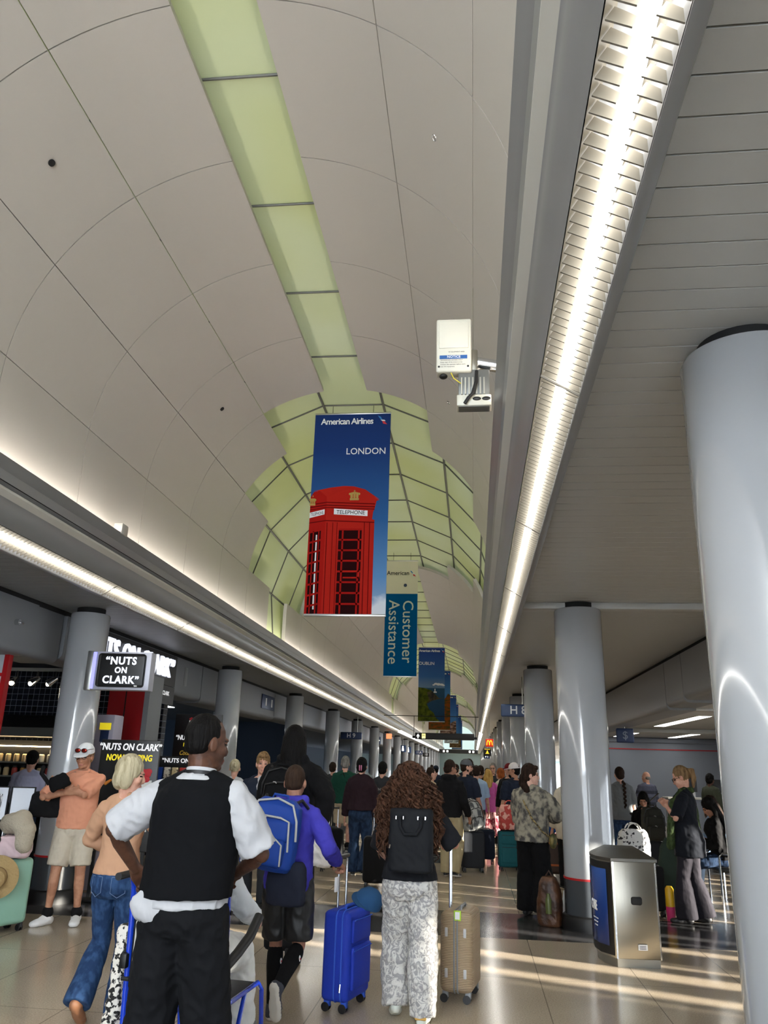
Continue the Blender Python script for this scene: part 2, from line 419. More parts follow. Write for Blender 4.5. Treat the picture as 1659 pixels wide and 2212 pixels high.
for y0, y1, z0, xx in ((Y0, 9.6, 2.76, 3.40), (9.62, 13.4, 2.78, 3.40), (13.42, 14.6, 2.74, 3.40), (14.62, 24.4, 2.70, 3.40), (24.42, 60, 2.70, 3.40)):
    rb.prism(soffit(xx, 1, z0, 3.52, 0, 0), y0, y1, 'y')
struct(rb.build('trim_7', mat('beam_right', (128, 128, 127), 0.35), ang=40))
struct(MB().bb(3.46, 3.9, Y0, 60, 3.52, 3.62).build('trim_8', M_dark, smooth=False))

# roof slab and closing walls
struct(MB().bb(-17.2, 14.2, Y0, Y1, 7.6, 7.8).build('roof', M_dark, smooth=False))
wb_ = MB(); wb_.bb(-17.2, -5.5, Y0 - .3, Y0, 0, 7.8); wb_.bb(3.4, 14.2, Y0 - .3, Y0, 0, 7.8); wb_.bb(-5.5, 3.4, Y0 - .3, Y0, 3.5, 3.9); wb_.bb(-5.5, 3.4, Y0 - .3, Y0, 6.9, 7.8); wb_.bb(-5.5, -4.1, Y0 - .3, Y0, 3.9, 6.9); wb_.bb(.4, 3.4, Y0 - .3, Y0, 3.9, 6.9)
struct(wb_.build('wall_back', mat('back_wall', (150, 146, 140), .7), smooth=False))
struct(MB().bb(-17.2, 14.2, Y1, Y1 + .3, 0, 7.8).build('wall_far', mat('far_wall', (170, 190, 190), .6), smooth=False))
struct(MB().bb(-17.4, -17.1, Y0, Y1, 0, 7.8).build('wall_left', M_navy, smooth=False))
struct(MB().bb(13.0, 13.3, Y0, Y1, 2.9, 7.8).bb(13.0, 13.3, 26.4, 31, 0, 2.9).bb(13.0, 13.3, Y0, -3.5, 0, 2.9).build('wall_right', M_gate, smooth=False))
struct(MB().bb(3.9, 13.3, Y0, Y1, 2.82, 2.95).build('ceiling_gate', mat('gate_ceiling', (205, 205, 203), .7), smooth=False))
struct(MB().bb(-17.2, -5.9, Y0, Y1, 3.2, 3.4).build('ceiling_shop', mat('shop_ceiling', (70, 78, 90), .7), smooth=False))

# gate lounge partition with red stripe, cross beam and ceiling lights
gw = MB(); gw.bb(3.3, 13.3, 29.8, 30.1, 0, 2.82)
struct(gw.build('wall_gate', M_gate, smooth=False))
struct(MB().bb(3.3, 13.0, 29.77, 29.8, 2.40, 2.435).build('trim_9', M_red, smooth=False))
struct(MB().bb(3.3, 13.0, 29.7, 29.8, 2.64, 2.80).build('trim_10', M_gate, bevel=.03))
struct(MB().bb(3.9, 13.0, 15.6, 15.75, 2.76, 2.82).build('trim_14', M_fascia_l, bevel=.02))
struct(MB().bb(3.9, 13.0, 23.4, 23.8, 2.70, 2.82).build('trim_11', M_fascia_l, bevel=.03))
for i, (x, y0, y1, wd) in enumerate(((5.05, 25.2, 29.3, 'beyond the cross beam'), (4.9, 17.7, 22.1, 'before the cross beam'), (6.9, 25.5, 29.3, 'right of the other two'))):
    t = thing('ceiling_light', 'bright recessed strip light in the gate lounge ceiling, ' + wd, 'light', (x, y0, 2.82), group='gate lounge ceiling lights')
    MB().bb(-.16, .16, 0, y1 - y0, -.012, .0).build('frame', M_fascia_l, t, smooth=False)
    MB().bb(-.13, .13, .03, y1 - y0 - .03, -.016, -.012).build('diffuser', mat('gate_lamp', (255, 252, 244), emit=4.0), t, smooth=False)

# right window wall: mullions, glass, unseen shade panels added to shape the sun streaks
M_glass = bpy.data.materials.new('window_glass'); M_glass.use_nodes = True
nt = M_glass.node_tree; nt.nodes.clear(); out = nt.nodes.new('ShaderNodeOutputMaterial'); mx = nt.nodes.new('ShaderNodeMixShader'); mx.inputs[0].default_value = .08
tr = nt.nodes.new('ShaderNodeBsdfTransparent'); gl = nt.nodes.new('ShaderNodeBsdfGlossy'); gl.inputs['Roughness'].default_value = .02
nt.links.new(tr.outputs[0], mx.inputs[1]); nt.links.new(gl.outputs[0], mx.inputs[2]); nt.links.new(mx.outputs[0], out.inputs[0])
M_shade = mat('shade_cloth', (120, 124, 130), 0.8)
rs = random.Random(3); y = -3.5; n = 0
while y < 26:
    f = MB(); f.bb(13.0, 13.1, y - .03, y + .03, 0, 2.9); f.bb(13.0, 13.1, y, y + 1.5, 0, .06); f.bb(13.0, 13.1, y, y + 1.5, 2.84, 2.9)
    n += 1; w = f.build('window_%d' % n, M_metal, smooth=False); struct(w)
    MB().bb(13.04, 13.05, y + .03, y + 1.47, .06, 2.84).build('pane', M_glass, w, smooth=False)
    sh = MB(); yy = y + .03
    while yy < y + 1.47:
        wd = rs.choice((.15, .25, .4, .5)); gp_ = rs.choice((.05, .08, .12, .2, .28))
        if y > 13.5 or y < 1.8: wd = 1.5
        e = min(yy + wd, y + 1.47); sh.bb(12.93, 12.96, yy, e, 0.05, 2.88); yy = e + gp_
    sh.bb(12.9, 12.97, y + .02, y + 1.48, 2.5, 2.82)
    sh.build('sun_shaping_blind', M_shade, w, smooth=False)
    y += 1.5
f = MB()  # unseen glazed back wall, added to bring daylight onto the vault
for x in [-5.5 + .89 * k for k in range(11)]: f.bb(x - .03, x + .03, Y0 - .2, Y0 - .1, 0, 3.5)
for x in (-4.1, -3, -1.86, -.7, .4): f.bb(x - .03, x + .03, Y0 - .2, Y0 - .1, 3.9, 6.9)
f.bb(-5.5, 3.4, Y0 - .2, Y0 - .1, 1.0, 1.06)
for x in [-5.5 + .89 * k for k in range(10)]: f.bb(x + .2, x + .75, Y0 - .16, Y0 - .14, .4, 3.5)  # panels added to hold back part of that daylight
struct(f.build('window_90', M_metal, smooth=False))
f = MB(); fz = 31.0
while fz < Y1: f.bb(13.0, 13.2, fz, fz + 1.0, 0, 2.9); fz += 2.0
f.bb(13.0, 13.2, 31, Y1, 2.5, 2.9)
struct(f.build('window_91', M_gate, smooth=False))
# far left window slits in the dark lounge
for i, (y, w_) in enumerate([(20.5, .12), (21.6, .1), (23, .16), (24.2, .16), (25.3, .12), (27, .2), (29, .2), (31, .2), (34, .2), (37, .2)]):
    f = MB().bb(-17.1, -17.06, y, y + w_, .9, 3.0).build('window_%d' % (40 + i), mat('slit_daylight', (170, 205, 235), emit=2.4), smooth=False); struct(f)
for y, dz in ((16, 0), (22, 0), (28, 0)):
    t = thing('ceiling_light', 'slim strip light in the dark left lounge ceiling, %s' % {16: 'nearest', 22: 'second away', 28: 'third away'}[y], 'light', (-9.5, y, 3.2), group='left lounge ceiling lights')
    MB().bb(-.1, .1, 0, 2.6, -.02, 0).build('diffuser', mat('slim_lamp', (240, 246, 250), emit=2.2), t, smooth=False)
# inner pillars of the left lounge
for y, w_ in ((15.4, 'behind the popcorn stands'), (18.6, 'behind the second left column'), (25, 'further along the left lounge')):
    t = thing('pillar', 'grey round pillar in the left lounge, ' + w_, 'pillar', (-6.5 - .06 * y, y, 0))
    MB().lathe([(.24, .15), (.24, 3.1)], n=32).build('shaft', M_col, t); MB().lathe([(.27, 0), (.27, .15)], n=32).build('skirt', M_black, t)
# slatted partition in the left lounge
dw = MB()
dw.bb(-16.9, -7.2, 33, 33.2, 0, 3.2)
struct(dw.build('wall_lounge', M_navy, smooth=False))
# vault end lunette: pale glass
le = MB().prism([(XC - 2.2, 3.9)] + [(XC - 2.2 * cos(a), VZ + 2.2 * sin(a)) for a in [pi * k / 16 for k in range(17)]] + [(XC + 2.2, 3.9)], 112, 112.2, 'y')
struct(le.build('window_60', mat('end_glass', (190, 214, 214), emit=.5), smooth=False))
# ---------------------------------------------------------------- hanging banners
M_ink_w = mat('white_lettering', (232, 234, 236), .6)
M_ink_b = mat('black_lettering', (24, 24, 26), .6)
M_blue = mat('sign_blue', (32, 52, 92), .45)
M_logo_b = mat('logo_blue', (30, 120, 190), .5); M_logo_r = mat('logo_red', (196, 40, 50), .5)
def ramp_mat(name, stops, z0, z1, rough=.55, cloud=None):
    """printed vertical colour ramp between heights z0 and z1 of the print (object space)"""
    m = bpy.data.materials.new(name); m.use_nodes = True; nt = m.node_tree; b = nt.nodes['Principled BSDF']; L = nt.links
    tc = nt.nodes.new('ShaderNodeTexCoord'); sp = nt.nodes.new('ShaderNodeSeparateXYZ'); L.new(tc.outputs['Object'], sp.inputs[0])
    mr = nt.nodes.new('ShaderNodeMapRange'); mr.inputs['From Min'].default_value = z0; mr.inputs['From Max'].default_value = z1; L.new(sp.outputs['Z'], mr.inputs['Value'])
    rp = nt.nodes.new('ShaderNodeValToRGB'); el = rp.color_ramp.elements
    while len(el) < len(stops): el.new(.5)
    for e, (p, c) in zip(el, stops): e.position = p; e.color = (*lin(c), 1)
    L.new(mr.outputs[0], rp.inputs['Fac']); src = rp.outputs[0]
    if cloud:
        zc, sc, c = cloud
        nz = nt.nodes.new('ShaderNodeTexNoise'); nz.inputs['Scale'].default_value = sc; nz.inputs['Detail'].default_value = 6; L.new(tc.outputs['Object'], nz.inputs['Vector'])
        m2 = nt.nodes.new('ShaderNodeMapRange'); m2.inputs['From Min'].default_value = zc[0]; m2.inputs['From Max'].default_value = zc[1]; m2.inputs['To Min'].default_value = .28; m2.inputs['To Max'].default_value = -.25
        L.new(sp.outputs['Z'], m2.inputs['Value'])
        ad = nt.nodes.new('ShaderNodeMath'); ad.operation = 'ADD'; L.new(nz.outputs['Fac'], ad.inputs[0]); L.new(m2.outputs[0], ad.inputs[1])
        r3 = nt.nodes.new('ShaderNodeValToRGB'); r3.color_ramp.elements[0].position = .5; r3.color_ramp.elements[1].position = .72; L.new(ad.outputs[0], r3.inputs['Fac'])
        mx = nt.nodes.new('ShaderNodeMixRGB'); L.new(r3.outputs[0], mx.inputs[0]); L.new(src, mx.inputs[1]); mx.inputs[2].default_value = (*lin(c), 1); src = mx.outputs[0]
    L.new(src, b.inputs['Base Color']); b.inputs['Roughness'].default_value = max(rough, .12); b.inputs['Specular IOR Level'].default_value = .12 if rough > .2 else .5
    return m
def logo(p, x, z, s, y=-.016):
    MB().prism([(x, z + .5 * s), (x + .28 * s, z + .38 * s), (x + .5 * s, z + .02 * s), (x + .3 * s, z + .06 * s)], y - .002, y, 'y').build('emblem', M_logo_b, p, smooth=False)
    MB().prism([(x + .42 * s, z - .02 * s), (x + .62 * s, z - .06 * s), (x + .95 * s, z - .46 * s), (x + .55 * s, z - .38 * s)], y - .003, y, 'y').build('emblem', M_logo_r, p, smooth=False)
    MB().prism([(x + .3 * s, z + .03 * s), (x + .68 * s, z + .02 * s), (x + .78 * s, z - .12 * s), (x + .46 * s, z - .1 * s)], y - .004, y, 'y').build('emblem', M_ink_w, p, smooth=False)
def banner(y, w, z0, z1, label, m_print, x=XC, name='hanging_banner', group='airline banners hanging down the vault', ztop=7.12):
    t = thing(name, label, 'banner', (x, y, z0), group=group); h = z1 - z0
    MB().bb(-w / 2, w / 2, -.012, .012, 0.02, h - .02).build('print', m_print, t, smooth=False)
    for z in (0, h - .03): MB().bb(-w / 2 - .005, w / 2 + .005, -.02, .02, z, z + .03).build('rail', M_metal, t, bevel=.006)
    for sx in (-1, 1): MB().tube([(sx * w * .27, 0, h), (sx * w * .27, 0, ztop - z0)], .004, 6).build('cable', M_dark, t)
    return t, h
# London banner with a red telephone box
LW, LZ0, LZ1 = 1.21, 3.70, 6.97
t, h = banner(11.23, LW, LZ0, LZ1, 'nearest hanging banner, blue, reading LONDON above a red telephone box',
              ramp_mat('print_london', [(0, (150, 175, 205)), (.18, (90, 140, 192)), (.45, (40, 92, 150)), (.8, (22, 52, 112)), (1, (20, 44, 100))], 0, 3.27, cloud=((.0, .75), 3.2, (214, 222, 232))))
text('American Airlines', .145, M_ink_w, t, (-.085, -.017, h - .155), bold=.014, spacing=.88, sx=.92)
logo(t, .40, h - .14, .16)
text('LONDON', .15, M_ink_w, t, (.23, -.017, h - .67), sx=.95, bold=.002)
M_tr = mat('booth_red', (160, 26, 21), .9, spec=.08); M_tr2 = mat('booth_red_lit', (174, 36, 27), .9, spec=.08); M_tr3 = mat('booth_maroon', (104, 13, 13), .9, spec=.08); M_gold = mat('crown_gold', (170, 140, 66), .55); M_pane = mat('booth_pane', (38, 11, 13), .9, spec=.05)
def bx(poly): return [((u - .5) * LW, (1 - v) * h) for u, v in poly]
booth = MB(); Y = -.014
booth.prism(bx([(0, .435), (.04, .408), (.12, .403), (.21, .43), (.21, 1 - .01), (0, 1 - .01)]), Y - .002, Y, 'y')
booth.mi = 1; booth.prism(bx([(.21, .43), (.36, .405), (.5, .395), (.62, .40), (.75, .417), (.88, .452), (.85, .455), (.83, .49), (.81, .51), (.80, .545), (.83, .548), (.83, .99), (.21, .99)]), Y - .002, Y, 'y')
booth.mi = 1; booth.prism(bx([(.04, .404), (.24, .388), (.42, .380), (.55, .382), (.70, .398), (.88, .446), (.885, .45), (.75, .42), (.62, .402), (.5, .397), (.36, .408), (.21, .433), (.12, .404)]), Y - .004, Y, 'y')
booth.mi = 2
for v0, v1 in ((.458, .463), (.472, .477), (.484, .488), (.548, .553)):
    booth.prism(bx([(.21, v0), (.83, v0 + .01), (.83, v1 + .01), (.21, v1)]), Y - .004, Y, 'y'); booth.prism(bx([(0, v0 + .012), (.21, v0), (.21, v1), (0, v1 + .012)]), Y - .004, Y, 'y')
for u0, u1 in ((.225, .235), (.30, .307), (.355, .362), (.70, .71), (.765, .775)):
    booth.prism(bx([(u0, .56), (u1, .56), (u1 + .01, .99), (u0 + .01, .99)]), Y - .004, Y, 'y')
booth.build('telephone_box', [M_tr, M_tr2, M_tr3], t, smooth=False)
pn = MB(); br = MB()
pn.prism(bx([(.385, .598), (.675, .598), (.675, .99), (.385, .99)]), Y - .0045, Y, 'y'); pn.prism(bx([(.02, .61), (.155, .598), (.165, .99), (.03, .99)]), Y - .0045, Y, 'y')
for k in range(8):
    v = .59 + .05 * k
    br.prism(bx([(.385, v), (.675, v), (.675, v + .009), (.385, v + .009)]), Y - .007, Y, 'y'); br.prism(bx([(.02, v + .014), (.16, v), (.16, v + .009), (.02, v + .023)]), Y - .007, Y, 'y')
for u0 in (.425, .63): br.prism(bx([(u0, .6), (u0 + .022, .6), (u0 + .022, .99), (u0, .99)]), Y - .007, Y, 'y')
for u0 in (.055, .125): br.prism(bx([(u0, .6), (u0 + .014, .6), (u0 + .014, .99), (u0, .99)]), Y - .007, Y, 'y')
pn.build('door_panes', M_pane, t, smooth=False); br.build('glazing_bars', M_tr, t, smooth=False)
MB().prism(bx([(.095, .62), (.112, .62), (.118, .97), (.10, .97)]), Y - .006, Y, 'y').build('glint', M_ink_w, t, smooth=False)
hb = MB(); hb.prism(bx([(.46, .79), (.66, .79), (.66, .797), (.46, .797)]), Y - .01, Y, 'y'); hb.prism(bx([(.46, .82), (.66, .82), (.66, .827), (.46, .827)]), Y - .01, Y, 'y'); hb.prism(bx([(.64, .79), (.665, .79), (.665, .827), (.64, .827)]), Y - .01, Y, 'y')
hb.build('pull_bar', M_tr2, t, smooth=False)
MB().prism(bx([(.31, .492), (.74, .503), (.74, .53), (.31, .52)]), Y - .005, Y, 'y').build('name_plate', M_ink_w, t, smooth=False)
MB().prism(bx([(0, .512), (.19, .495), (.19, .52), (0, .538)]), Y - .005, Y, 'y').build('name_plate', M_ink_w, t, smooth=False)
text('TELEPHONE', .088, M_ink_b, t, ((.525 - .5) * LW, Y - .007, (1 - .512) * h), (pi / 2, radians(1.5), 0), bold=.004, sx=.92, ext=.001)
text('TELEPHONE', .07, M_ink_b, t, ((.097 - .5) * LW, Y - .007, (1 - .517) * h), (pi / 2, radians(-10), 0), sx=.52, ext=.001)
for u, v, k in ((.565, .43, 1), (.03, .455, .62)):
    cr_ = MB(); cx, cz = (u - .5) * LW, (1 - v) * h
    for a in range(7): cr_.ell((cx + (a - 3) * .024 * k, Y - .004, cz + (.05 - .006 * abs(a - 3)) * k), (.016 * k, .004, .02), n=8)
    cr_.bb(cx - .07 * k, cx + .07 * k, Y - .006, Y, cz - .07, cz - .035)
    for a in (-1, 0, 1): cr_.ell((cx + a * .045 * k, Y - .004, cz), (.02 * k, .004, .05), n=8)
    cr_.ell((cx, Y - .004, cz + .08), (.012 * k, .004, .014), n=8)
    cr_.build('crown', M_gold, t)
# Customer Assistance banner
t, h = banner(20.35, .86, 3.80, 6.90, 'white and blue hanging banner reading Customer Assistance, sideways', mat('print_assist_white', (226, 222, 204), .6))
MB().bb(-.43, .43, -.016, -.012, .03, h - .92).build('blue_field', mat('print_assist_blue', (0, 88, 150), .9, spec=.1), t, smooth=False)
text('American', .155, M_ink_b, t, (-.10, -.018, h - .36), bold=.01)
logo(t, .22, h - .37, .17, -.017)
MB().ell((.10, -.016, h - .69), (.045, .006, .045), n=16).build('round_seal', M_blue, t)
for s_, x in (('Customer', .17), ('Assistance', -.20)):
    text(s_, .40, mat('print_cream', (206, 214, 206), .6), t, (x, -.018, h - 1.09), (pi / 2, pi / 2, 0), align='LEFT', bold=.004, ext=.001)
# Dublin banner
t, h = banner(36.3, 1.2, 3.53, 6.87, 'blue banner reading DUBLIN over a green cliff and grey sea', ramp_mat('print_dublin', [(0, (34, 62, 92)), (.44, (44, 82, 112)), (.455, (110, 140, 172)), (.6, (58, 104, 166)), (1, (34, 54, 130))], 0, 3.34))
text('American Airlines', .15, M_ink_w, t, (-.1, -.017, h - .17), bold=.016, spacing=.9); logo(t, .42, h - .16, .17)
text('DUBLIN', .2, M_ink_w, t, (-.22, -.017, h - .75), bold=.006)
M_grass = mat('cliff_grass', (96, 108, 34), .9, spec=.1, rgb2=(46, 56, 22), noise_scale=5, lo=.35, hi=.65); M_rock = mat('cliff_rock', (78, 68, 40), .7, rgb2=(30, 30, 24), noise_scale=6)
MB().prism([(-.6, 1.52), (-.3, 1.48), (0, 1.38), (.2, 1.2), (.33, 1.06), (.2, .98), (0, .92), (-.2, .78), (-.1, .55), (.1, .4), (.2, .2), (.38, .03), (-.6, .03)], -.015, -.012, 'y').build('cliff', M_grass, t, smooth=False)
MB().prism([(-.2, 1.3), (0, 1.36), (.2, 1.18), (.33, 1.05), (.55, 1.06), (.3, 1.0), (.05, .93), (-.25, .78), (-.1, .95)], -.018, -.012, 'y').build('rocks', M_rock, t, smooth=False)
MB().bb(.14, .18, -.02, -.012, 1.3, 1.46).bb(.1, .24, -.02, -.012, 1.28, 1.34).build('lighthouse', M_ink_w, t, smooth=False)
cm = MB()
for x, z, r in ((.2, 1.68, .09), (.32, 1.66, .11), (.46, 1.65, .1), (.1, 1.63, .06), (.54, 1.62, .07)): cm.ell((x, -.013, z), (r, .003, r * .5), n=10)
cm.build('cloud', M_ink_w, t)
# banners further down the hall
far = [(45.3, '', (122, 62, 24), (62, 60, 30), 'fourth banner back, blue sky above orange brown rocks', 0.62),
       (61.4, '', (150, 130, 120), (60, 40, 36), 'fifth banner back, blue sky above a pale stone building', .45),
       (70.5, '', (186, 196, 200), (90, 100, 110), 'sixth banner back, blue sky above white buildings', .25),
       (86.5, '', (100, 80, 50), (50, 40, 26), 'seventh banner back, mostly hidden, with a dark brown base', .4),
       (95.6, '', (90, 120, 150), (70, 90, 120), 'farthest banner, pale blue, at the end of the vault', .2)]
for y, _, c1, c2, lab, fr_ in far:
    t, h = banner(y, 1.22, 3.55, 6.85, lab, ramp_mat('print_%d' % int(y), [(0, (52, 92, 160)), (fr_, (60, 112, 178)), (1, (26, 54, 128))], 0, 3.3))
    hp = MB(); rr = random.Random(int(y)); pts = [(-.6, .03)] + [(-.6 + 1.2 * k / 10, 3.3 * fr_ * (.55 + .45 * k / 10) + rr.uniform(-.14, .14)) for k in range(11)] + [(.6, .03)]
    hp.prism(pts, -.016, -.012, 'y').build('picture', mat('pic_%d' % int(y), c1, .9, spec=.1, rgb2=c2, noise_scale=3, stretch=(1, 1, 3)), t, smooth=False)
    text('American Airlines', .15, M_ink_w, t, (-.1, -.017, h - .17), bold=.016, spacing=.9); logo(t, .42, h - .16, .17)

# ---------------------------------------------------------------- gate and direction signs
def hang_sign(label, x, y, z0, z1, w, txt, m, tm, size, rod=3.5, rods=(0,), group=None, d=.08):
    t = thing('hanging_sign', label, 'sign', (x, y, z0), group=group); h = z1 - z0
    MB().bb(-w / 2, w / 2, -d / 2, d / 2, 0, h).build('panel', m, t, bevel=.03 if h > .15 else .01, seg=3)
    for r in rods: MB().tube([(r, 0, h), (r, 0, rod - z0)], .012, 8).build('rod', M_metal, t)
    if txt: text(txt, size, tm, t, (0, -d / 2 - .003, h / 2), bold=.012)
    return t
hang_sign('dark blue hanging gate sign reading H 9, beside the left columns', -4.97, 33, 2.60, 2.88, .88, 'H 9', M_blue, M_ink_w, .24, rods=(.25,))
t = hang_sign('dark blue hanging gate sign reading H 8, partly behind a right column', 1.10, 18, 2.73, 3.0, .96, '', mat('sign_blue_l', (44, 66, 106), .45), M_ink_w, .25, rod=3.6, rods=(.0,))
text('H 8', .25, M_ink_w, t, (-.29, -.043, .135), align='LEFT', bold=.012)
t = hang_sign('long black direction sign with a white arrow across the hall', -1.25, 36, 2.76, 3.04, 2.62, '', M_black, M_ink_w, .2, rods=(), d=.14)
M_sign_w = mat('lit_white', (250, 250, 244), emit=1.6)
ar = MB(); ar.prism([(-1.19, .05), (-1.15, .05), (-1.15, .14), (-1.10, .12), (-1.17, .23), (-1.24, .12), (-1.19, .14)], -.076, -.07, 'y'); ar.build('arrow', M_sign_w, t, smooth=False)
MB().bb(-1.0, -.84, -.076, -.07, .04, .24).build('gate_tile', mat('lit_yellow', (226, 216, 130), emit=1.0), t, smooth=False)
text('H', .16, M_black, t, (-.92, -.079, .16), bold=.015); text('K L', .08, M_ink_w, t, (-.92, -.079, .02), bold=.01)
for sx in (-1, 1): MB().bb(sx * 1.31 - .12, sx * 1.31 + .12, -.03, .03, .04, .14).build('bracket', M_dark, t, smooth=False)
for x in (-1.36, 1.36): MB().tube([(x, 0, .1), (x, 0, 1.0)], .012, 8).build('rod', M_dark, t)
MB().tube([(-2.73, 0, 1.0), (1.52, 0, 1.0)], .015, 8).build('cross_bar', M_dark, t)
t = hang_sign('second long black direction sign, farther down the hall', -1.25, 70, 2.72, 3.04, 3.3, '', M_black, M_ink_w, .2, rods=(-1.6, 1.6), rod=3.6, d=.14)
for x in (-1.3, -1.0, .9, 1.2): MB().bb(x, x + .14, -.076, -.07, .08, .24).build('symbol', M_sign_w, t, smooth=False)
# fast food sign: red square with yellow double arch
t = hang_sign('small red square sign with a yellow double arch, over the right side', .60, 30, 2.37, 2.65, .28, '', mat('sign_red', (196, 40, 22), .4, emit=.35), M_ink_w, .1, rod=3.6, rods=(0,))
am = MB()
for sx in (-1, 1):
    am.tube([(sx * .05 + .048 * cos(a), -.046, .055 + .165 * sin(a)) for a in [pi * k / 14 for k in range(15)]], .011, 6)
am.build('arches', mat('arch_yellow', (250, 190, 30), .4, emit=1.2), t)
t = hang_sign('small black square sign with a yellow flame mark, under the red sign', .62, 36, 2.12, 2.45, .34, '', M_black, M_ink_w, .1, rod=3.6, rods=(0,))
MB().prism([(-.06, .12), (0, .26), (.06, .12), (.1, .1), (-.1, .1)], -.046, -.04, 'y').bb(-.12, .12, -.046, -.04, .28, .3).build('flame', mat('flame_yellow', (220, 170, 40), emit=.8), t, smooth=False)
t = hang_sign('small navy sign hanging just below the black flame sign', .66, 40, 2.06, 2.24, .3, 'F 1', M_blue, M_sign_w, .12, rod=3.6, rods=(.1,))
# left row small signs
t = hang_sign('dark square sign with a white aeroplane, among the left columns', -4.9, 41.5, 2.62, 3.0, .38, '', M_blue, M_ink_w, .1, rods=(0,))
ap = MB(); ap.prism([(-.02, .06), (.02, .06), (.02, .14), (.14, .18), (.14, .22), (.02, .2), (.015, .32), (0, .34), (-.015, .32), (-.02, .2), (-.14, .22), (-.14, .18), (-.02, .14)], -.046, -.04, 'y'); ap.build('aeroplane', M_sign_w, t, smooth=False)
for x, y, lab in ((-4.8, 56, 'blue restroom sign with a white figure, nearer of two on the left'), (-4.75, 60, 'blue restroom sign with a white figure, farther of two on the left')):
    t = hang_sign(lab, x, y, 2.5, 2.95, .44, '', mat('sign_mid', (40, 70, 120), .4), M_ink_w, .1, rods=(0,), group='restroom signs on the left')
    MB().ell((0, -.044, .35), (.05, .006, .05), n=10).prism([(-.07, .08), (.07, .08), (.05, .28), (-.05, .28)], -.046, -.04, 'y').build('figure', M_sign_w, t)
hang_sign('small dark sign reading 11A beyond the restroom signs', -4.35, 66, 2.5, 2.8, .6, '11A', M_blue, M_ink_w, .26)
hang_sign('small dark sign reading 10, far down the left columns', -4.35, 76, 2.45, 2.8, .6, '10', M_black, M_ink_w, .3)
t = hang_sign('orange lit square sign high in the left row', -4.75, 46, 3.05, 3.33, .32, '', mat('sign_orange', (226, 120, 80), emit=.9), M_ink_w, .1)
# exit-like blue notice on the left beam
t = thing('wall_sign', 'dark blue notice with white figures on the left beam behind a column', 'sign', (-5.415, 20.2, 2.95), 0)
MB().bb(0, .02, 0, 1.3, 0, .36).build('panel', M_blue, t, bevel=.01); 
for y in (.35, .95): MB().bb(.02, .024, y, y + .12, .08, .28).build('figure', M_ink_w, t, smooth=False)
t = hang_sign('dark blue sign hanging in the gate lounge, beside the second right column', 3.72, 20.5, 2.32, 2.66, .42, '', M_blue, M_ink_w, .1, rod=3.18, rods=(0,))
text('$', .26, mat('faded_ink', (130, 140, 160), .6), t, (0, -.044, .17), bold=.01)

# ---------------------------------------------------------------- white wireless unit on the right of the vault
t = thing('network_unit', 'white equipment box with a blue NOTICE label on a bracket by the right ledge', 'device', (-.115, 5.0, 4.30))
M_box = mat('abs_white', (206, 204, 190), .45)
MB().bb(-.125, .125, -.05, .05, 0, .425).build('cover', M_box, t, bevel=.014, seg=3)
MB().bb(-.105, .105, -.056, -.05, .185, .40).build('raised_panel', M_box, t, bevel=.004)
MB().bb(-.10, .095, -.053, -.05, .10, .128).build('notice_strip', mat('notice_blue', (24, 84, 148), .5), t, smooth=False)
text('NOTICE', .026, M_ink_w, t, (0, -.055, .114), bold=.01, ext=.0005)
for i, s_ in enumerate(('TECHNICIAN ACCESS ONLY', 'Keep clear of the antenna area', 'Contact the operator before work', 'near this equipment')):
    text(s_, .0125, M_ink_b, t, (-.095, -.0515, .09 - .017 * i), align='LEFT', ext=.0003)
text('RF EQUIPMENT AREA', .012, M_ink_b, t, (.02, -.0515, .155), ext=.0003)
for x in (-.105, .1): MB().tube([(x, -.052, .04), (x, -.049, .04)], .008, 10).build('screw', M_black, t)
MB().ell((-.075, 0, -.012), (.03, .03, .018)).build('cable_gland', M_black, t)
MB().tube([(.06, .06, .14), (.31, .06, .09)], .045, 16).build('bracket_arm', M_chrome, t)
MB().bb(.11, .17, .0, .12, -.05, .20).build('clamp', M_steel, t, bevel=.01)
g = MB().bb(.03, .25, -.02, .08, -.26, .03).build('lower_unit', mat('cast_grey', (120, 122, 120), .4, metal=.6), t, bevel=.01)
for k in range(7): MB().bb(.05 + k * .026, .06 + k * .026, -.034, -.02, -.17, -.04).build('fin', M_steel, t, smooth=False)
MB().bb(.02, .26, -.03, .09, -.255, -.17).build('lower_plate', M_box, t, bevel=.008)
for x in (.16, .225): MB().ell((x, -.03, -.205), (.03, .008, .015)).build('port', M_black, t)
MB().tube([(.16, -.05, 0), (.155, -.06, -.09), (.13, -.06, -.18), (.10, -.055, -.21), (.075, -.05, -.25)], .012, 8).build('black_cable', M_black, t)
MB().tube([(-.02, -.03, 0), (0, -.04, -.05), (.05, -.04, -.09)], .004, 6).build('yellow_wire', mat('wire_yellow', (216, 196, 60), .5), t)
MB().tube([(.135, .06, .12), (.14, .07, .75)], .004, 6).build('riser_wire', M_steel, t)
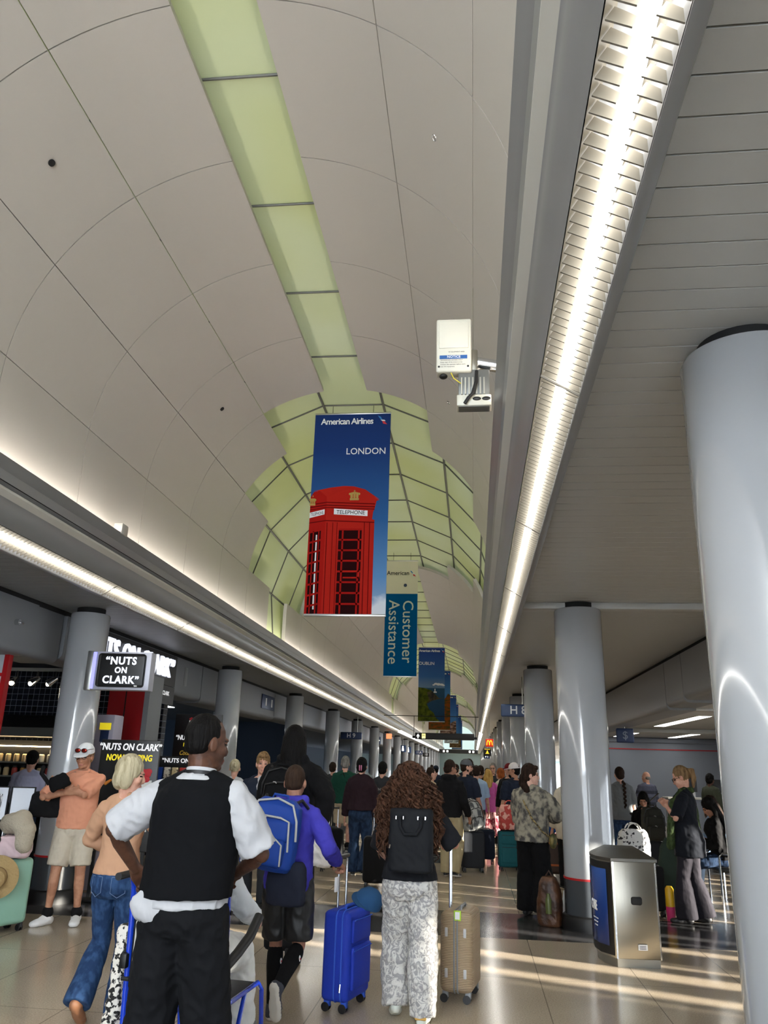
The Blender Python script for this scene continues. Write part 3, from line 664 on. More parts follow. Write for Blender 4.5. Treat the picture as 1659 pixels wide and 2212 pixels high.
# vault fittings
for i, (x, y, z, a, nm) in enumerate(((-3.43, 4.91, 6.31, -45.7, 'nearer'), (-3.44, 9.58, 6.30, -46, 'farther'))):
    c = Vector((XC, 0, VZ)); d = Vector((x - XC, 0, z - VZ)).normalized(); p = Vector((XC, y, VZ)) + d * (VR - .004)
    o = MB().tube([(0, 0, 0), (0, 0, .012)], .03, 18).build('ceiling_spotlight', M_dark); o.location = p; o.rotation_mode = 'QUATERNION'; o.rotation_quaternion = (-d).to_track_quat('Z', 'Y')
    tag(o, '%s black round recessed spot in the left of the vault' % nm, 'light', 'recessed spots in the vault')
for i, (x, y, z, nm) in enumerate(((-.26, 4.86, 6.28, 'nearer'), (-.29, 9.57, 6.31, 'farther'))):
    d = Vector((x - XC, 0, z - VZ)).normalized(); p = Vector((XC, y, VZ)) + d * (VR - .005)
    mb = MB(); mb.tube([(.03 * cos(2 * pi * k / 20), .022 * sin(2 * pi * k / 20), 0) for k in range(21)], .005, 6, caps=False)
    o = mb.build('ceiling_ring', M_chrome); o.location = p; o.rotation_mode = 'QUATERNION'; o.rotation_quaternion = (-d).to_track_quat('Z', 'Y')
    tag(o, '%s small bright ring fitting in the right of the vault' % nm, 'fitting', 'ring fittings in the vault')
o = MB().bb(-.05, .05, -.08, .08, 0, .12).build('junction_box', M_white, bevel=.008); o.location = (XC - 2.06, 8.05, 4.02)
tag(o, 'small white junction box standing on the left ledge', 'fitting')
t = thing('sprinkler', 'chrome wall sprinkler on the left grey beam near the picture edge', 'sprinkler', (-5.42, 8.75, 3.15))
MB().tube([(0, 0, 0), (.05, 0, 0)], .035, 14).build('escutcheon', M_chrome, t); MB().tube([(.05, 0, 0), (.11, -.02, -.02)], .012, 8).build('nozzle', M_chrome, t)
for (y, z, nm) in ((16.9, 3.12, 'second left column'), (14.5, 3.1, 'shop letters')):
    o = MB().bb(-5.42, -5.405, y, y + .14, z - .14, z + .2).build('speaker_grille', M_fascia, bevel=.004); tag(o, 'small grey grille on the left beam near the %s' % nm, 'grille', 'grilles on the left beam')
# ---------------------------------------------------------------- people
def lerp(a, b, t): return a + (b - a) * t
def tab(T, z):
    if z <= T[0][0]: return T[0][1:]
    for a, b in zip(T, T[1:]):
        if z <= b[0]:
            t = (z - a[0]) / (b[0] - a[0]); return tuple(lerp(p, q, t) for p, q in zip(a[1:], b[1:]))
    return T[-1][1:]
TM = [(.80, .150, .112, -.01), (.90, .168, .122, -.012), (1.0, .158, .112, -.005), (1.10, .148, .104, .005), (1.20, .155, .108, .008), (1.30, .172, .116, .006), (1.38, .170, .108, 0), (1.44, .125, .082, -.006), (1.48, .065, .062, -.01)]
TF = [(.80, .155, .115, -.012), (.90, .172, .124, -.018), (1.0, .150, .106, -.008), (1.10, .126, .090, .004), (1.20, .134, .098, .012), (1.29, .148, .118, .022), (1.36, .148, .100, .008), (1.43, .108, .074, -.004), (1.48, .056, .055, -.01)]
FAT = {}
def ik(A, T, l1, l2, hint):
    A = Vector(A); T = Vector(T); d = T - A; L = min(d.length, (l1 + l2) * .998)
    u = d.normalized(); T = A + u * L
    x = (l1 * l1 - l2 * l2 + L * L) / (2 * L); h = sqrt(max(0, l1 * l1 - x * x))
    n = Vector(hint); n = n - u * n.dot(u)
    n = n.normalized() if n.length > 1e-5 else u.orthogonal().normalized()
    return A + u * x + n * h, T
SK = {}
def skin(k):
    d = {'fair': ((214, 168, 146), (196, 142, 120)), 'tan': ((190, 140, 112), (168, 118, 92)), 'brown': ((92, 60, 44), (70, 44, 32)), 'med': ((176, 128, 104), (150, 104, 84)), 'pale': ((222, 180, 160), (205, 154, 136))}[k]
    return mat('skin_' + k, d[0], .55, spec=.35, rgb2=d[1], noise_scale=14, bump=.06, bump_scale=60)
M_eye = mat('eye_dark', (38, 26, 22), .25); M_lip = {'brown': mat('lips_brown', (96, 52, 46), .5)}
M_lipf = mat('lips_rose', (188, 126, 112), .5); M_brow = mat('brow_brown', (92, 68, 52), .6); M_browb = mat('brow_black', (30, 22, 18), .6)

class Fig:
    def __init__(f, label, x, y, H=1.74, head=0, fem=False, w=1.0, lean=0.0, hy=0, hp=0, skin_='fair', vox=.012, group=None, seat=None, slim=1.0, side=0.0):
        f.s = s = H / 1.75; f.fem = fem; f.w = w; f.lean = lean; f.vox = vox; f.side = side
        f.root = thing('person', label, 'person', (x, y, 0), head, group)
        f.M = Matrix.Translation((x, y, 0)) @ Matrix.Rotation(radians(head), 4, 'Z'); f.Mi = f.M.inverted()
        f.T = TF if fem else TM; f.seat = seat; f.dz = 0 if seat is None else seat + .09 - .90 * s
        f.skin = skin(skin_); f.sk = skin_
        f.hy, f.hp = hy, hp
        f.lw, f.le = f.arm(-1, (-.255, .05, .84)); f.rw, f.re = f.arm(1, (.255, .05, .84))
        f.legs = {}
        if seat is None:
            f.foot(-1, -.10, .02); f.foot(1, .10, .02)
        else:
            f.foot(-1, -.11, .48); f.foot(1, .11, .48)
        f.hand = {-1: dict(curl=.5, n=None), 1: dict(curl=.5, n=None)}
    def U(f, p):   # upper body: scale, seat drop, lean
        s = f.s; z = p[2]; k = max(0, z - .93)
        return Vector((p[0] * s + f.side * k * s, p[1] * s + f.lean * k * s, z * s + f.dz))
    def sh(f, sd): return f.U((sd * (.176 if not f.fem else .152) * (1 + .6 * (f.w - 1)), -.010, 1.383))
    def local(f, p): return f.Mi @ Vector(p)
    def arm(f, sd, wrist, hint=None, world=False):
        A = f.sh(sd); T = f.local(wrist) if world else Vector([c * f.s for c in wrist]) + Vector((0, 0, f.dz if not world else 0))
        e, w = ik(A, T, .285 * f.s, .255 * f.s, hint or (sd * .35, -1, -.1))
        if sd < 0: f.lw, f.le = w, e
        else: f.rw, f.re = w, e
        return w, e
    def foot(f, sd, x, y, lift=0.0, pitch=0.0, yaw=None, hint=None):
        """ankle over local ground point (x, y), heel lifted by lift, foot pitched toes-down by pitch degrees"""
        s = f.s; yaw = -sd * 8 if yaw is None else yaw
        A = Vector((sd * .088 * s, 0, .90 * s + f.dz)); T = Vector((x * s, y * s, .082 * s + lift))
        k, T = ik(A, T, .42 * s, .405 * s, hint or (sd * .12, 1, 0.1))
        f.legs[sd] = dict(hip=A, knee=k, ank=T, pitch=pitch, yaw=yaw)
    def HT(f):
        c = f.U((0, .008, 1.587))
        R = Matrix.Rotation(radians(f.hy), 3, 'Z') @ Matrix.Rotation(radians(-f.hp), 3, 'X')
        return c, R
    def hd(f, p):
        c, R = f.HT(); return c + R @ (Vector((p[0], p[1], p[2] + .03)) * (f.s * 1.06))
    def ring(f, z, grow=0.0, n=24, k=(1, 1), ex=2.3):
        rx, ry, cy = tab(f.T, z); rx = rx * f.w * k[0] + grow; ry = ry * (1 + .9 * (f.w - 1)) * k[1] + grow; o = []
        for i in range(n):
            a = 2 * pi * i / n; c_, s_ = cos(a), sin(a)
            o.append(f.U((rx * math.copysign(abs(c_) ** (2 / ex), c_), cy + ry * math.copysign(abs(s_) ** (2 / ex), s_), z)))
        return o
    # ------------------------------------------------ body
    def body(f, feet=True, fingers=True):
        s = f.s; m = MB()
        m.loft([f.ring(z, -.004) for z in (.86, .92, 1.0, 1.1, 1.2, 1.3, 1.38, 1.44, 1.475)])
        nb = f.U((0, -.012, 1.43)); hc = f.hd((0, -.02, -.06)); nr = (.058 if not f.fem else .048) * s
        m.limb([nb, lerp(nb, hc, .5), hc], [nr * 1.12, nr, nr])
        for sd in (-1, 1): m.limb([f.U((sd * .02, -.02, 1.450)), f.U((sd * .075, -.02, 1.425)), f.sh(sd)], [.04 * s, .04 * s, .042 * s])
        _, R = f.HT()
        def E(c, r): m.ell(f.hd(c), [q * s * 1.06 for q in r], R)
        j = .92 if f.fem else 1.0
        E((0, -.012, .022), (.074, .094, .098)); E((0, .022, -.03), (.064 * j, .07, .08)); E((0, .03, -.085), (.047 * j, .052, .036)); E((0, .072, -.098), (.02, .016, .016))
        E((0, .076, .02), (.046, .018, .012)); E((0, .083, -.066), (.023, .013, .009)); E((0, .081, -.076), (.019, .012, .008))
        m.limb([f.hd((0, .084, .008)), f.hd((0, .1, -.026)), f.hd((0, .096, -.036))], [.008 * s, .0115 * s, .013 * s], 8)
        for sd in (-1, 1):
            E((sd * .038, .062, -.03), (.022, .02, .022)); E((sd * .03, .074, .0), (.0135, .010, .0085))
            E((sd * .077, -.008, -.012), (.009, .02, .031))
        for sd, wr, el in ((-1, f.lw, f.le), (1, f.rw, f.re)):
            S_ = f.sh(sd); inn = f.U((sd * .09, -.008, 1.375))
            g = (.0 if not f.fem else -.007) * s; ww = (1 + .5 * (f.w - 1))
            m.limb([inn, S_, lerp(S_, el, .35), el, lerp(el, wr, .3), wr], [q * ww for q in ((.052 + 0) * s + g, .054 * s + g, .048 * s + g, .037 * s + g, .038 * s + g, .026 * s + g * .5)])
            f.mkhand(m, sd, wr, el, fingers)
        for sd, L in f.legs.items():
            h, k, a = L['hip'], L['knee'], L['ank']; ww = 1 + .7 * (f.w - 1)
            m.limb([h, lerp(h, k, .4), k, lerp(k, a, .3), lerp(k, a, .7), a], [q * s * ww for q in (.082, .074, .05, .05, .036, .032)])
            if feet: m.limb([a, f.fpt(sd, (0, .08, -.05)), f.fpt(sd, (0, .14, -.06))], [.03 * s, .03 * s, .022 * s])
        mats = [f.skin, M_eye, M_lip.get(f.sk, M_lipf), M_browb if f.sk in ('brown', 'med') else M_brow]
        o = remesh(m, 'body', mats, f.root, f.vox * .72, 2)
        # eyes, brows and lips get their own colour
        c, Rm = f.HT(); Ri = Rm.transposed()
        for p in o.data.polygons:
            q = (Ri @ (p.center - c)) / (s * 1.06) - Vector((0, 0, .03))
            if q.y > .05 and abs(q.x) < .06 and -.12 < q.z < .06:
                ax = abs(abs(q.x) - .031)
                if ax < .0125 and abs(q.z) < .0055: p.material_index = 1
                elif ax < .017 and .0155 < q.z - .1 * (.031 - abs(q.x)) < .0215: p.material_index = 3
                elif abs(q.x) < .022 and abs(q.z + .071) < .008 and q.y > .078: p.material_index = 2
        return o
    def mkhand(f, m, sd, wr, el, fingers):
        s = f.s; d = (wr - el).normalized(); h = f.hand[sd]
        n = Vector(h['n']) if h['n'] is not None else Vector((-sd, 0.1, 0))     # palm normal
        n = (n - d * n.dot(d)).normalized(); a = d.cross(n) * sd                    # thumb side
        if h.get('flip'): a = -a
        L = .092 * s; pc = wr + d * L * .55
        m.tube([wr, wr + d * L * .3, wr + d * L * .75, wr + d * L], [(.024 * s, .018 * s), (.034 * s, .016 * s), (.04 * s, .015 * s), (.037 * s, .012 * s)], 12) if False else None
        for q in range(4):
            b = a * ((1.5 - q) * .0185 * s)
            m.limb([wr + b * .6, wr + d * L * .5 + b, wr + d * L + b], [.016 * s, .0155 * s, .0125 * s], 8)
        if not fingers:
            m.ell(pc + d * L * .8 + n * .02 * s, (.03 * s, .03 * s, .03 * s)); return
        c = h['curl']; lens = (.07, .078, .073, .056)
        for q in range(4):
            p = wr + d * L + a * ((1.5 - q) * .0185 * s); pts = [p]; an = 0
            for i, fr_ in enumerate((.45, .32, .23)):
                an += c * (.9 if i == 0 else 1.0) * (1 + .08 * q)
                p = p + (d * cos(an) + n * sin(an)) * lens[q] * s * fr_; pts.append(p)
            m.limb(pts, [.0098 * s, .0092 * s, .0086 * s, .0075 * s], 8)
        p = wr + d * L * .35 + a * .03 * s; t = (d * .75 + a * .62 + n * .35).normalized(); t2 = (d * .85 + a * .1 + n * (.25 + c * .6)).normalized()
        m.limb([wr + d * L * .1 + a * .012 * s, p, p + t * .036 * s, p + t * .036 * s + t2 * .03 * s], [.018 * s, .0145 * s, .011 * s, .009 * s], 8)
    def fpt(f, sd, q):
        L = f.legs[sd]; R = Matrix.Rotation(radians(L['yaw']), 3, 'Z') @ Matrix.Rotation(radians(-L['pitch']), 3, 'X')
        return L['ank'] + R @ (Vector(q) * f.s)
    # ------------------------------------------------ clothing
    def top(f, m_, hem=.90, loose=.018, sleeve=.9, sl=.018, name='shirt', hood=None, wr=.006, boxy=.0, vest=False, flare=0.0, cuff=None, neck=1.455, smooth=5):
        s = f.s; m = MB(); zs = [hem + (1.40 - hem) * i / 8 for i in range(9)] + [1.44, neck]
        def k(z):
            b = boxy if z < 1.3 else 0
            return b
        rings = []
        for z in zs:
            rx, ry, cy = tab(f.T, z); cx = tab(f.T, 1.30)[0]
            kx = lerp(1, max(1, cx * .98 / rx), boxy) if z < 1.3 else 1
            g = loose + (flare * max(0, 1.1 - z) / .2); g = g * (.5 if z > 1.43 else 1)
            rings.append(f.ring(z, g, k=(kx, lerp(1, 1.08, boxy))))
        m.loft(rings)
        for sd, wr_, el in ((-1, f.lw, f.le), (1, f.rw, f.re)):
            S_ = f.sh(sd); inn = f.U((sd * .08, -.008, 1.365)); m.limb([f.U((sd * .03, -.02, 1.452)), f.U((sd * .085, -.02, 1.428)), lerp(f.sh(sd), f.U((sd * .085, -.02, 1.428)), .12)], [(.041 + .5 * loose) * s, (.044 + .5 * loose) * s, (.043 + .6 * loose) * s]); g = (-.006 if f.fem else 0) * s; ww = 1 + .5 * (f.w - 1)
            pts = [inn, S_]; rad = [(.056 + .4 * sl) * s, (.05 + sl * .6) * s + g]
            if vest: m.limb([inn, lerp(inn, S_, .55)], [(.052 + loose) * s * ww, (.040 + loose) * s * ww]); continue
            path = [(.35, lerp(S_, el, .35), .05), (.7, lerp(S_, el, .7), .046), (1.0, el, .042), (1.3, lerp(el, wr_, .3), .041), (1.65, lerp(el, wr_, .65), .034), (1.96, lerp(el, wr_, .96), .028)]
            prev = (0, S_, .056)
            for t, p, r in path:
                if t <= sleeve: pts.append(p); rad.append((r + sl) * s + g); prev = (t, p, r)
                else:
                    if sleeve > prev[0] + .05:
                        u = (sleeve - prev[0]) / (t - prev[0]); pts.append(lerp(prev[1], p, u)); rad.append((lerp(prev[2], r, u) + sl * (1.15 if sleeve < 1.2 else .9)) * s + g)
                    break
            if cuff and sleeve > 1.5: rad[-1] = cuff * s
            rad = [q * ww for q in rad]
            m.tube(pts, rad, 16)
            for p, r in list(zip(pts, rad))[:-1]: m.ell(p, (r, r, r), n=12)
        if hood:
            c = f.U((0, -.055, 1.475)); m.ell(c, (.115 * s, .085 * s, .05 * s)); m.limb([f.U((-.085, .02, 1.455)), f.U((-.10, -.05, 1.49)), f.U((0, -.11, 1.485)), f.U((.10, -.05, 1.49)), f.U((.085, .02, 1.455))], [.03 * s, .04 * s, .045 * s, .04 * s, .03 * s])
        f.topargs = dict(hem=hem, loose=loose)
        return remesh(m, name, m_, f.root, f.vox, smooth, wr)
    def pants(f, m_, waist=1.0, cut=None, loose=.016, end=None, name='trousers', wr=.005, smooth=5, seatr=1.0):
        """cut: radii added at thigh, knee, calf, ankle; end: fraction of the leg (1 knee, 2 ankle)"""
        s = f.s; m = MB(); cut = cut or (.012, .016, .018, .02); end = 2.0 if end is None else end
        zs = [.79, .83, .88, .93, .97, waist]
        m.loft([f.ring(z, loose * (.6 if z > .95 else 1) - (.05 if z < .8 else .012 if z < .85 else 0), k=(1, seatr)) for z in zs])
        for sd, L in f.legs.items():
            h, k, a = L['hip'], L['knee'], L['ank']; ww = 1 + .7 * (f.w - 1)
            P_ = [(0, h, .086, .8 * cut[0]), (.45, lerp(h, k, .45), .078, cut[0]), (1.0, k, .054, cut[1]), (1.35, lerp(k, a, .35), .053, cut[2]), (2.0, lerp(k, a, 1.0), .038, cut[3])]
            pts = []; rad = []
            for i, (t, p, r, c_) in enumerate(P_):
                if t <= end + 1e-6: pts.append(p); rad.append((r * ww + c_) * s)
                else:
                    t0, p0, r0, c0 = P_[i - 1]; u = (end - t0) / (t - t0)
                    if u > .05: pts.append(lerp(p0, p, u)); rad.append((lerp(r0, r, u) * ww + lerp(c0, c_, u)) * s)
                    break
            if end >= 2: pts[-1] = pts[-1] + (a - k).normalized() * .03 * s
            m.tube(pts, rad, 18)
            for p, r in list(zip(pts, rad))[:-1]: m.ell(p, (r, r, r), n=12)
        return remesh(m, name, m_, f.root, f.vox, smooth, wr)
    def skirt(f, m_, waist=1.0, hem=.35, r0=0.02, r1=.12, wr=.01, name='skirt', folds=10, amp=.012):
        m = MB(); n = 64; rings = []
        for i in range(10):
            z = lerp(waist, hem, i / 9); zz = max(z, .84); rx, ry, cy = tab(f.T, zz); g = lerp(r0, r1, i / 9) ; o = []
            for q in range(n):
                a = 2 * pi * q / n; fo = amp * (i / 9) * sin(folds * a + 1.3 * sin(2 * a))
                p = f.U((0, 0, .93)); o.append(Vector(((rx * f.w + g + fo) * cos(a) * f.s, (cy + (ry + g + fo) * sin(a)) * f.s, z * f.s + f.dz)))
            rings.append(o)
        m.loft(rings); return m.build(name, m_, f.root, ang=80)
    def shoes(f, m_, sole=None, k=1.0, name='shoe', low=.06):
        s = f.s
        for sd in f.legs:
            m = MB(); L = f.legs[sd]; R = Matrix.Rotation(radians(L['yaw']), 3, 'Z') @ Matrix.Rotation(radians(-L['pitch']), 3, 'X')
            z0 = -.082
            m.tube([f.fpt(sd, (0, 0, .02)), f.fpt(sd, (0, -.005, -.04))], [.042 * s * k, .045 * s * k], 14)
            for c, r in (((0, -.028, z0 + .038), (.038, .05, .04)), ((0, .03, z0 + .04), (.038, .07, .045)), ((0, .09, z0 + .03), (.045, .085, .034)), ((.0, .145, z0 + .026), (.043, .05, .028))):
                m.ell(f.fpt(sd, c), [q * s * k for q in r], R)
            o = remesh(m, name, [m_, sole or m_], f.root, min(f.vox * .8, .009), 3)
            Ri = R.transposed()
            for v in o.data.vertices:
                q = Ri @ (v.co - L['ank']); lo = (z0 + .001) * s
                if q.z < lo: q.z = lo; v.co = L['ank'] + R @ q
            if sole:
                for p in o.data.polygons:
                    if (Ri @ (p.center - L['ank'])).z < (z0 + .024) * s: p.material_index = 1
    def socks(f, m_, h=.8, name='sock', grow=.006):
        for sd, L in f.legs.items():
            k, a = L['knee'], L['ank']; st = lerp(a, k, h); s = f.s
            m = MB(); m.limb([a, lerp(a, k, h * .35), lerp(a, k, h * .75), st], [(.036 + grow) * s, (.042 + grow) * s, (.054 + grow) * s, (.052 + grow) * s], 16); m.limb([a, f.fpt(sd, (0, .05, -.05))], [.038 * s, .034 * s])
            remesh(m, name, m_, f.root, .009, 2)
    # ------------------------------------------------ hair and headgear
    def hair(f, style, m_, L=.3, vol=1.0):
        s = f.s; m = MB(); _, R = f.HT()
        def E(c, r): m.ell(f.hd(c), [q * s * 1.06 * vol for q in r], R)
        sm = 2; amp, fq = .004, 60
        if style == 'buzz': E((0, -.022, .030), (.0775, .091, .097)); E((0, -.045, -.015), (.070, .058, .05)); amp = 0
        elif style == 'short': E((0, -.022, .034), (.081, .094, .101)); E((0, -.05, -.02), (.073, .06, .065)); amp = .005
        elif style == 'bald': E((0, -.05, -.015), (.078, .062, .05)); amp = .003
        elif style == 'crop':
            E((0, -.018, .038), (.084, .098, .104)); E((0, -.05, -.02), (.078, .064, .07)); E((0, .06, .085), (.055, .035, .025)); amp = .007
        elif style == 'bob':
            E((0, -.02, .034), (.086, .100, .106)); E((0, -.055, -.03), (.088, .062, .085)); amp = .004
            for sd in (-1, 1): E((sd * .066, -.022, -.03), (.026, .05, .075))
        elif style == 'mullet':
            E((0, -.018, .038), (.085, .098, .104)); E((0, -.05, -.02), (.078, .064, .07)); E((0, .055, .085), (.06, .04, .03)); amp = .008
            m.limb([f.hd((0, -.08, -.03)), f.hd((0, -.09, -.09)), f.U((0, -.10, 1.43))], [.06 * s, .055 * s, .04 * s])
        elif style in ('long', 'wavy'):
            E((0, -.02, .036), (.088, .102, .108)); amp = .006 if style == 'long' else .014; fq = 30
            c0 = f.hd((0, -.06, .0)); c1 = f.U((0, -.125, 1.44)); c2 = f.U((0, -.15, 1.44 - L))
            m.tube([c0, c1, lerp(c1, c2, .5), c2], [(.088 * s * vol, .06 * s), (.1 * s * vol, .045 * s), (.1 * s * vol, .04 * s), (.06 * s * vol, .025 * s)], 16)
            for sd in (-1, 1): m.limb([f.hd((sd * .072, -.02, .02)), f.hd((sd * .08, -.02, -.08)), f.U((sd * .09, -.05, 1.42))], [.03 * s * vol, .034 * s * vol, .03 * s])
        elif style == 'tail':
            E((0, -.022, .034), (.082, .096, .102)); c = f.hd((0, -.11, .045)); d = R @ Vector((0, -1, 0)); d.z = 0; d.normalize(); dn = Vector((0, 0, -1)); m.limb([c, c + d * .045 * s + dn * .01, c + d * .06 * s + dn * .09 * s, c + d * .05 * s + dn * .20 * s], [.025 * s, .036 * s, .034 * s, .014 * s])
        elif style == 'bun':
            E((0, -.022, .034), (.082, .096, .102)); E((0, -.115, .05), (.04, .035, .04))
        elif style == 'braid':
            E((0, -.022, .034), (.083, .097, .103)); E((0, -.06, -.02), (.07, .05, .06)); n = int(L / .035)
            for i in range(n):
                z = 1.50 - .035 * i; sx = .012 * (1 if i % 2 else -1); rr = .026 * (1 - .35 * i / n)
                m.ell(f.U((sx + .03, -.115 - .01 * min(i, 3), z)), (rr * s, rr * s * .8, .03 * s))
            amp = .002
        elif style == 'dreads':
            E((0, -.02, .036), (.086, .1, .104)); rr = random.Random(5)
            for i in range(34):
                a = radians(-200 + 220 * i / 33); x, y = .08 * cos(a), .085 * sin(a) - .02
                l = rr.uniform(.22, .34); m.limb([f.hd((x * .6, y * .6, .1)), f.hd((x, y, .04)), f.hd((x * 1.12, y * 1.15 - .01, -.06)), f.hd((x * 1.1 + rr.uniform(-.015, .015), y * 1.2 - .015, -.06 - l * .55))], [.013 * s] * 4, 6)
            amp = .002
        c0 = f.hd((0, 0, 0))
        def disp(p, n):
            q = R.transposed() @ (p - c0); return amp * noise.noise(Vector((q.x * fq, q.y * fq, q.z * fq * .25)))
        return remesh(m, 'hair', m_, f.root, min(f.vox * .7, .009), sm, disp=disp if amp else None)
    def cap(f, m_, brim=True, name='cap', yaw=0, m2=None):
        s = f.s; m = MB(); _, R0 = f.HT(); R = R0 @ Matrix.Rotation(radians(yaw), 3, 'Z')
        def H(p): return f.hd((R0.transposed() @ (R @ Vector(p))))
        m.ell(H((0, -.012, .045)), [q * s * 1.06 for q in (.087, .104, .092)], R)
        o = remesh(m, name, m_, f.root, .008, 2)
        bm = bmesh.new(); bm.from_mesh(o.data); c = H((0, 0, .03)); nrm = R @ Vector((0, .12, 1)).normalized()
        bmesh.ops.bisect_plane(bm, geom=bm.verts[:] + bm.edges[:] + bm.faces[:], plane_co=c, plane_no=nrm, clear_inner=True); bm.to_mesh(o.data); bm.free()
        if brim:
            vs = MB(); pts = []
            for i in range(13):
                a = pi * (i / 12); pts.append((.075 * cos(a), .078 + .085 * sin(a) ** .8))
            top_ = [H((x, y, .034 - .35 * (y - .08) + .01 - 1.4 * x * x)) for x, y in pts]; bot = [H((x, y, .028 - .35 * (y - .08) + .01 - 1.4 * x * x)) for x, y in pts]
            n = len(pts); vs.add(top_ + bot, [tuple(range(n)), tuple(range(2 * n - 1, n - 1, -1))] + [(k, k + n, (k + 1) % n + n, (k + 1) % n) for k in range(n)])
            vs.build('brim', m2 or m_, o)
        return o
    def glasses(f, m_, z=0.0, y=.092, lens=None, name='glasses', w=1.0):
        s = f.s; m = MB()
        for sd in (-1, 1):
            m.tube([f.hd((sd * .033 + .024 * w * cos(a), y, z + .018 * w * sin(a))) for a in [2 * pi * k / 14 for k in range(15)]], .0026 * s * w, 6, caps=False)
            m.tube([f.hd((sd * .056, y, z + .005)), f.hd((sd * .079, .06, z + .008)), f.hd((sd * .083, -.005, z + .004))], .0025 * s, 6)
        m.tube([f.hd((-.01, y + .002, z + .004)), f.hd((.01, y + .002, z + .004))], .0025 * s, 6)
        o = m.build(name, m_, f.root)
        if lens:
            l = MB(); _, R = f.HT()
            for sd in (-1, 1): l.ell(f.hd((sd * .033, y, z)), (.023 * s * w, .004 * s, .017 * s * w), R)
            l.build('lens', lens, o)
        return o
    def basics(f, feet=True, fingers=True): return f.body(feet, fingers)
    def surf(f, z, ang, out=0.0):
        """point on the dressed torso at height z (prototype metres) and angle (0 right, 90 front)"""
        rx, ry, cy = tab(f.T, z); a = radians(ang); return f.U(((rx * f.w + out) * cos(a), cy + (ry + out) * sin(a), z))
K_white = cloth('shirt_white', (184, 185, 188)); K_black = cloth('black_cloth', (20, 20, 22)); K_black2 = cloth('soft_black', (13, 13, 15))
K_navy = cloth('navy_tee', (34, 40, 54)); K_jean = cloth('denim_blue', (52, 76, 112), (36, 56, 88), noise_scale=30); K_jean2 = cloth('denim_dark', (40, 58, 84), (26, 40, 62), noise_scale=20)
K_khaki = cloth('khaki', (170, 156, 122)); K_grey = cloth('grey_cloth', (112, 116, 118)); K_lgrey = cloth('light_grey_cloth', (150, 156, 160))
K_dgrey = cloth('charcoal_cloth', (48, 50, 54)); K_shoew = mat('white_shoe', (232, 232, 232), .5, bump=.1); K_shoeb = mat('black_shoe', (22, 22, 24), .5); K_sole = mat('pale_sole', (205, 200, 190), .6)
H_blk = hairmat('hair_black', (15, 13, 12), (6, 5, 5)); H_dbr = hairmat('hair_dark_brown', (52, 36, 28), (26, 18, 14)); H_bl = hairmat('hair_blonde', (206, 168, 96), (150, 108, 52))
H_gr = hairmat('hair_grey', (150, 146, 140), (92, 88, 84)); H_ash = hairmat('hair_ash_blonde', (204, 194, 164), (150, 138, 108)); H_wh = hairmat('hair_white', (210, 206, 200), (160, 156, 150)); H_red = hairmat('hair_red', (168, 92, 44), (112, 56, 26)); H_lbr = hairmat('hair_light_brown', (152, 122, 86), (100, 78, 54))
M_wire = mat('glasses_black', (14, 14, 15), .3)

# 1 attendant in a black waistcoat pushing the wheelchair
f = Fig('person in black vest and white short sleeves pushing the blue wheelchair', -1.37, 3.98, 1.87, -6, hy=-38, hp=6, skin_='brown', vox=.008, side=.05, w=1.02)
f.arm(-1, (-1.72, 4.20, 1.11), (-.9, -.55, .1), True); f.arm(1, (-1.19, 4.22, 1.11), (.9, -.55, .1), True)
f.hand[-1].update(curl=.9, n=(.4, .2, -1)); f.hand[1].update(curl=.9, n=(-.4, .2, -1))
f.foot(-1, -.13, -.05); f.foot(1, .13, .12)
f.body(); f.hair('buzz', H_blk)
f.top(K_white, hem=.925, loose=.022, sleeve=.92, sl=.036, wr=.010, boxy=.6, neck=1.48)
f.top(mat('vest_black', (12, 13, 16), .9, spec=.15, bump=.25, bump_scale=7), hem=.965, loose=.036, vest=True, name='vest', boxy=1.0, wr=.004)
f.pants(cloth('trousers_black', (17, 18, 21)), cut=(.036, .05, .055, .06), waist=.99, wr=.012, loose=.02); f.shoes(K_shoeb)
mb = MB(); mb.ell((-.07, -.125, 1.0), (.15, .035, .085)); mb.ell((-.165, -.07, .99), (.055, .075, .075)); remesh(mb, 'shirt_tail', K_white, f.root, .010, 6, .006)
c = f.U((0, -.008, 1.463)); mb = MB(); mb.loft([[c + Vector((.074 * (1 + .06 * i) * cos(2 * pi * k / 24), .07 * (1 + .06 * i) * sin(2 * pi * k / 24), (.042 - .02 * i - .012 * sin(2 * pi * k / 24)))) for k in range(24)] for i in range(3)], caps=False)
mb.build('collar', K_white, f.root)
mb = MB(); mb.loft([[c + Vector((.085 * cos(2 * pi * k / 24), .08 * sin(2 * pi * k / 24), z - .012 * sin(2 * pi * k / 24))) for k in range(24)] for z in (.008, .026)], caps=False)
mb.build('lanyard', K_shoeb, f.root)

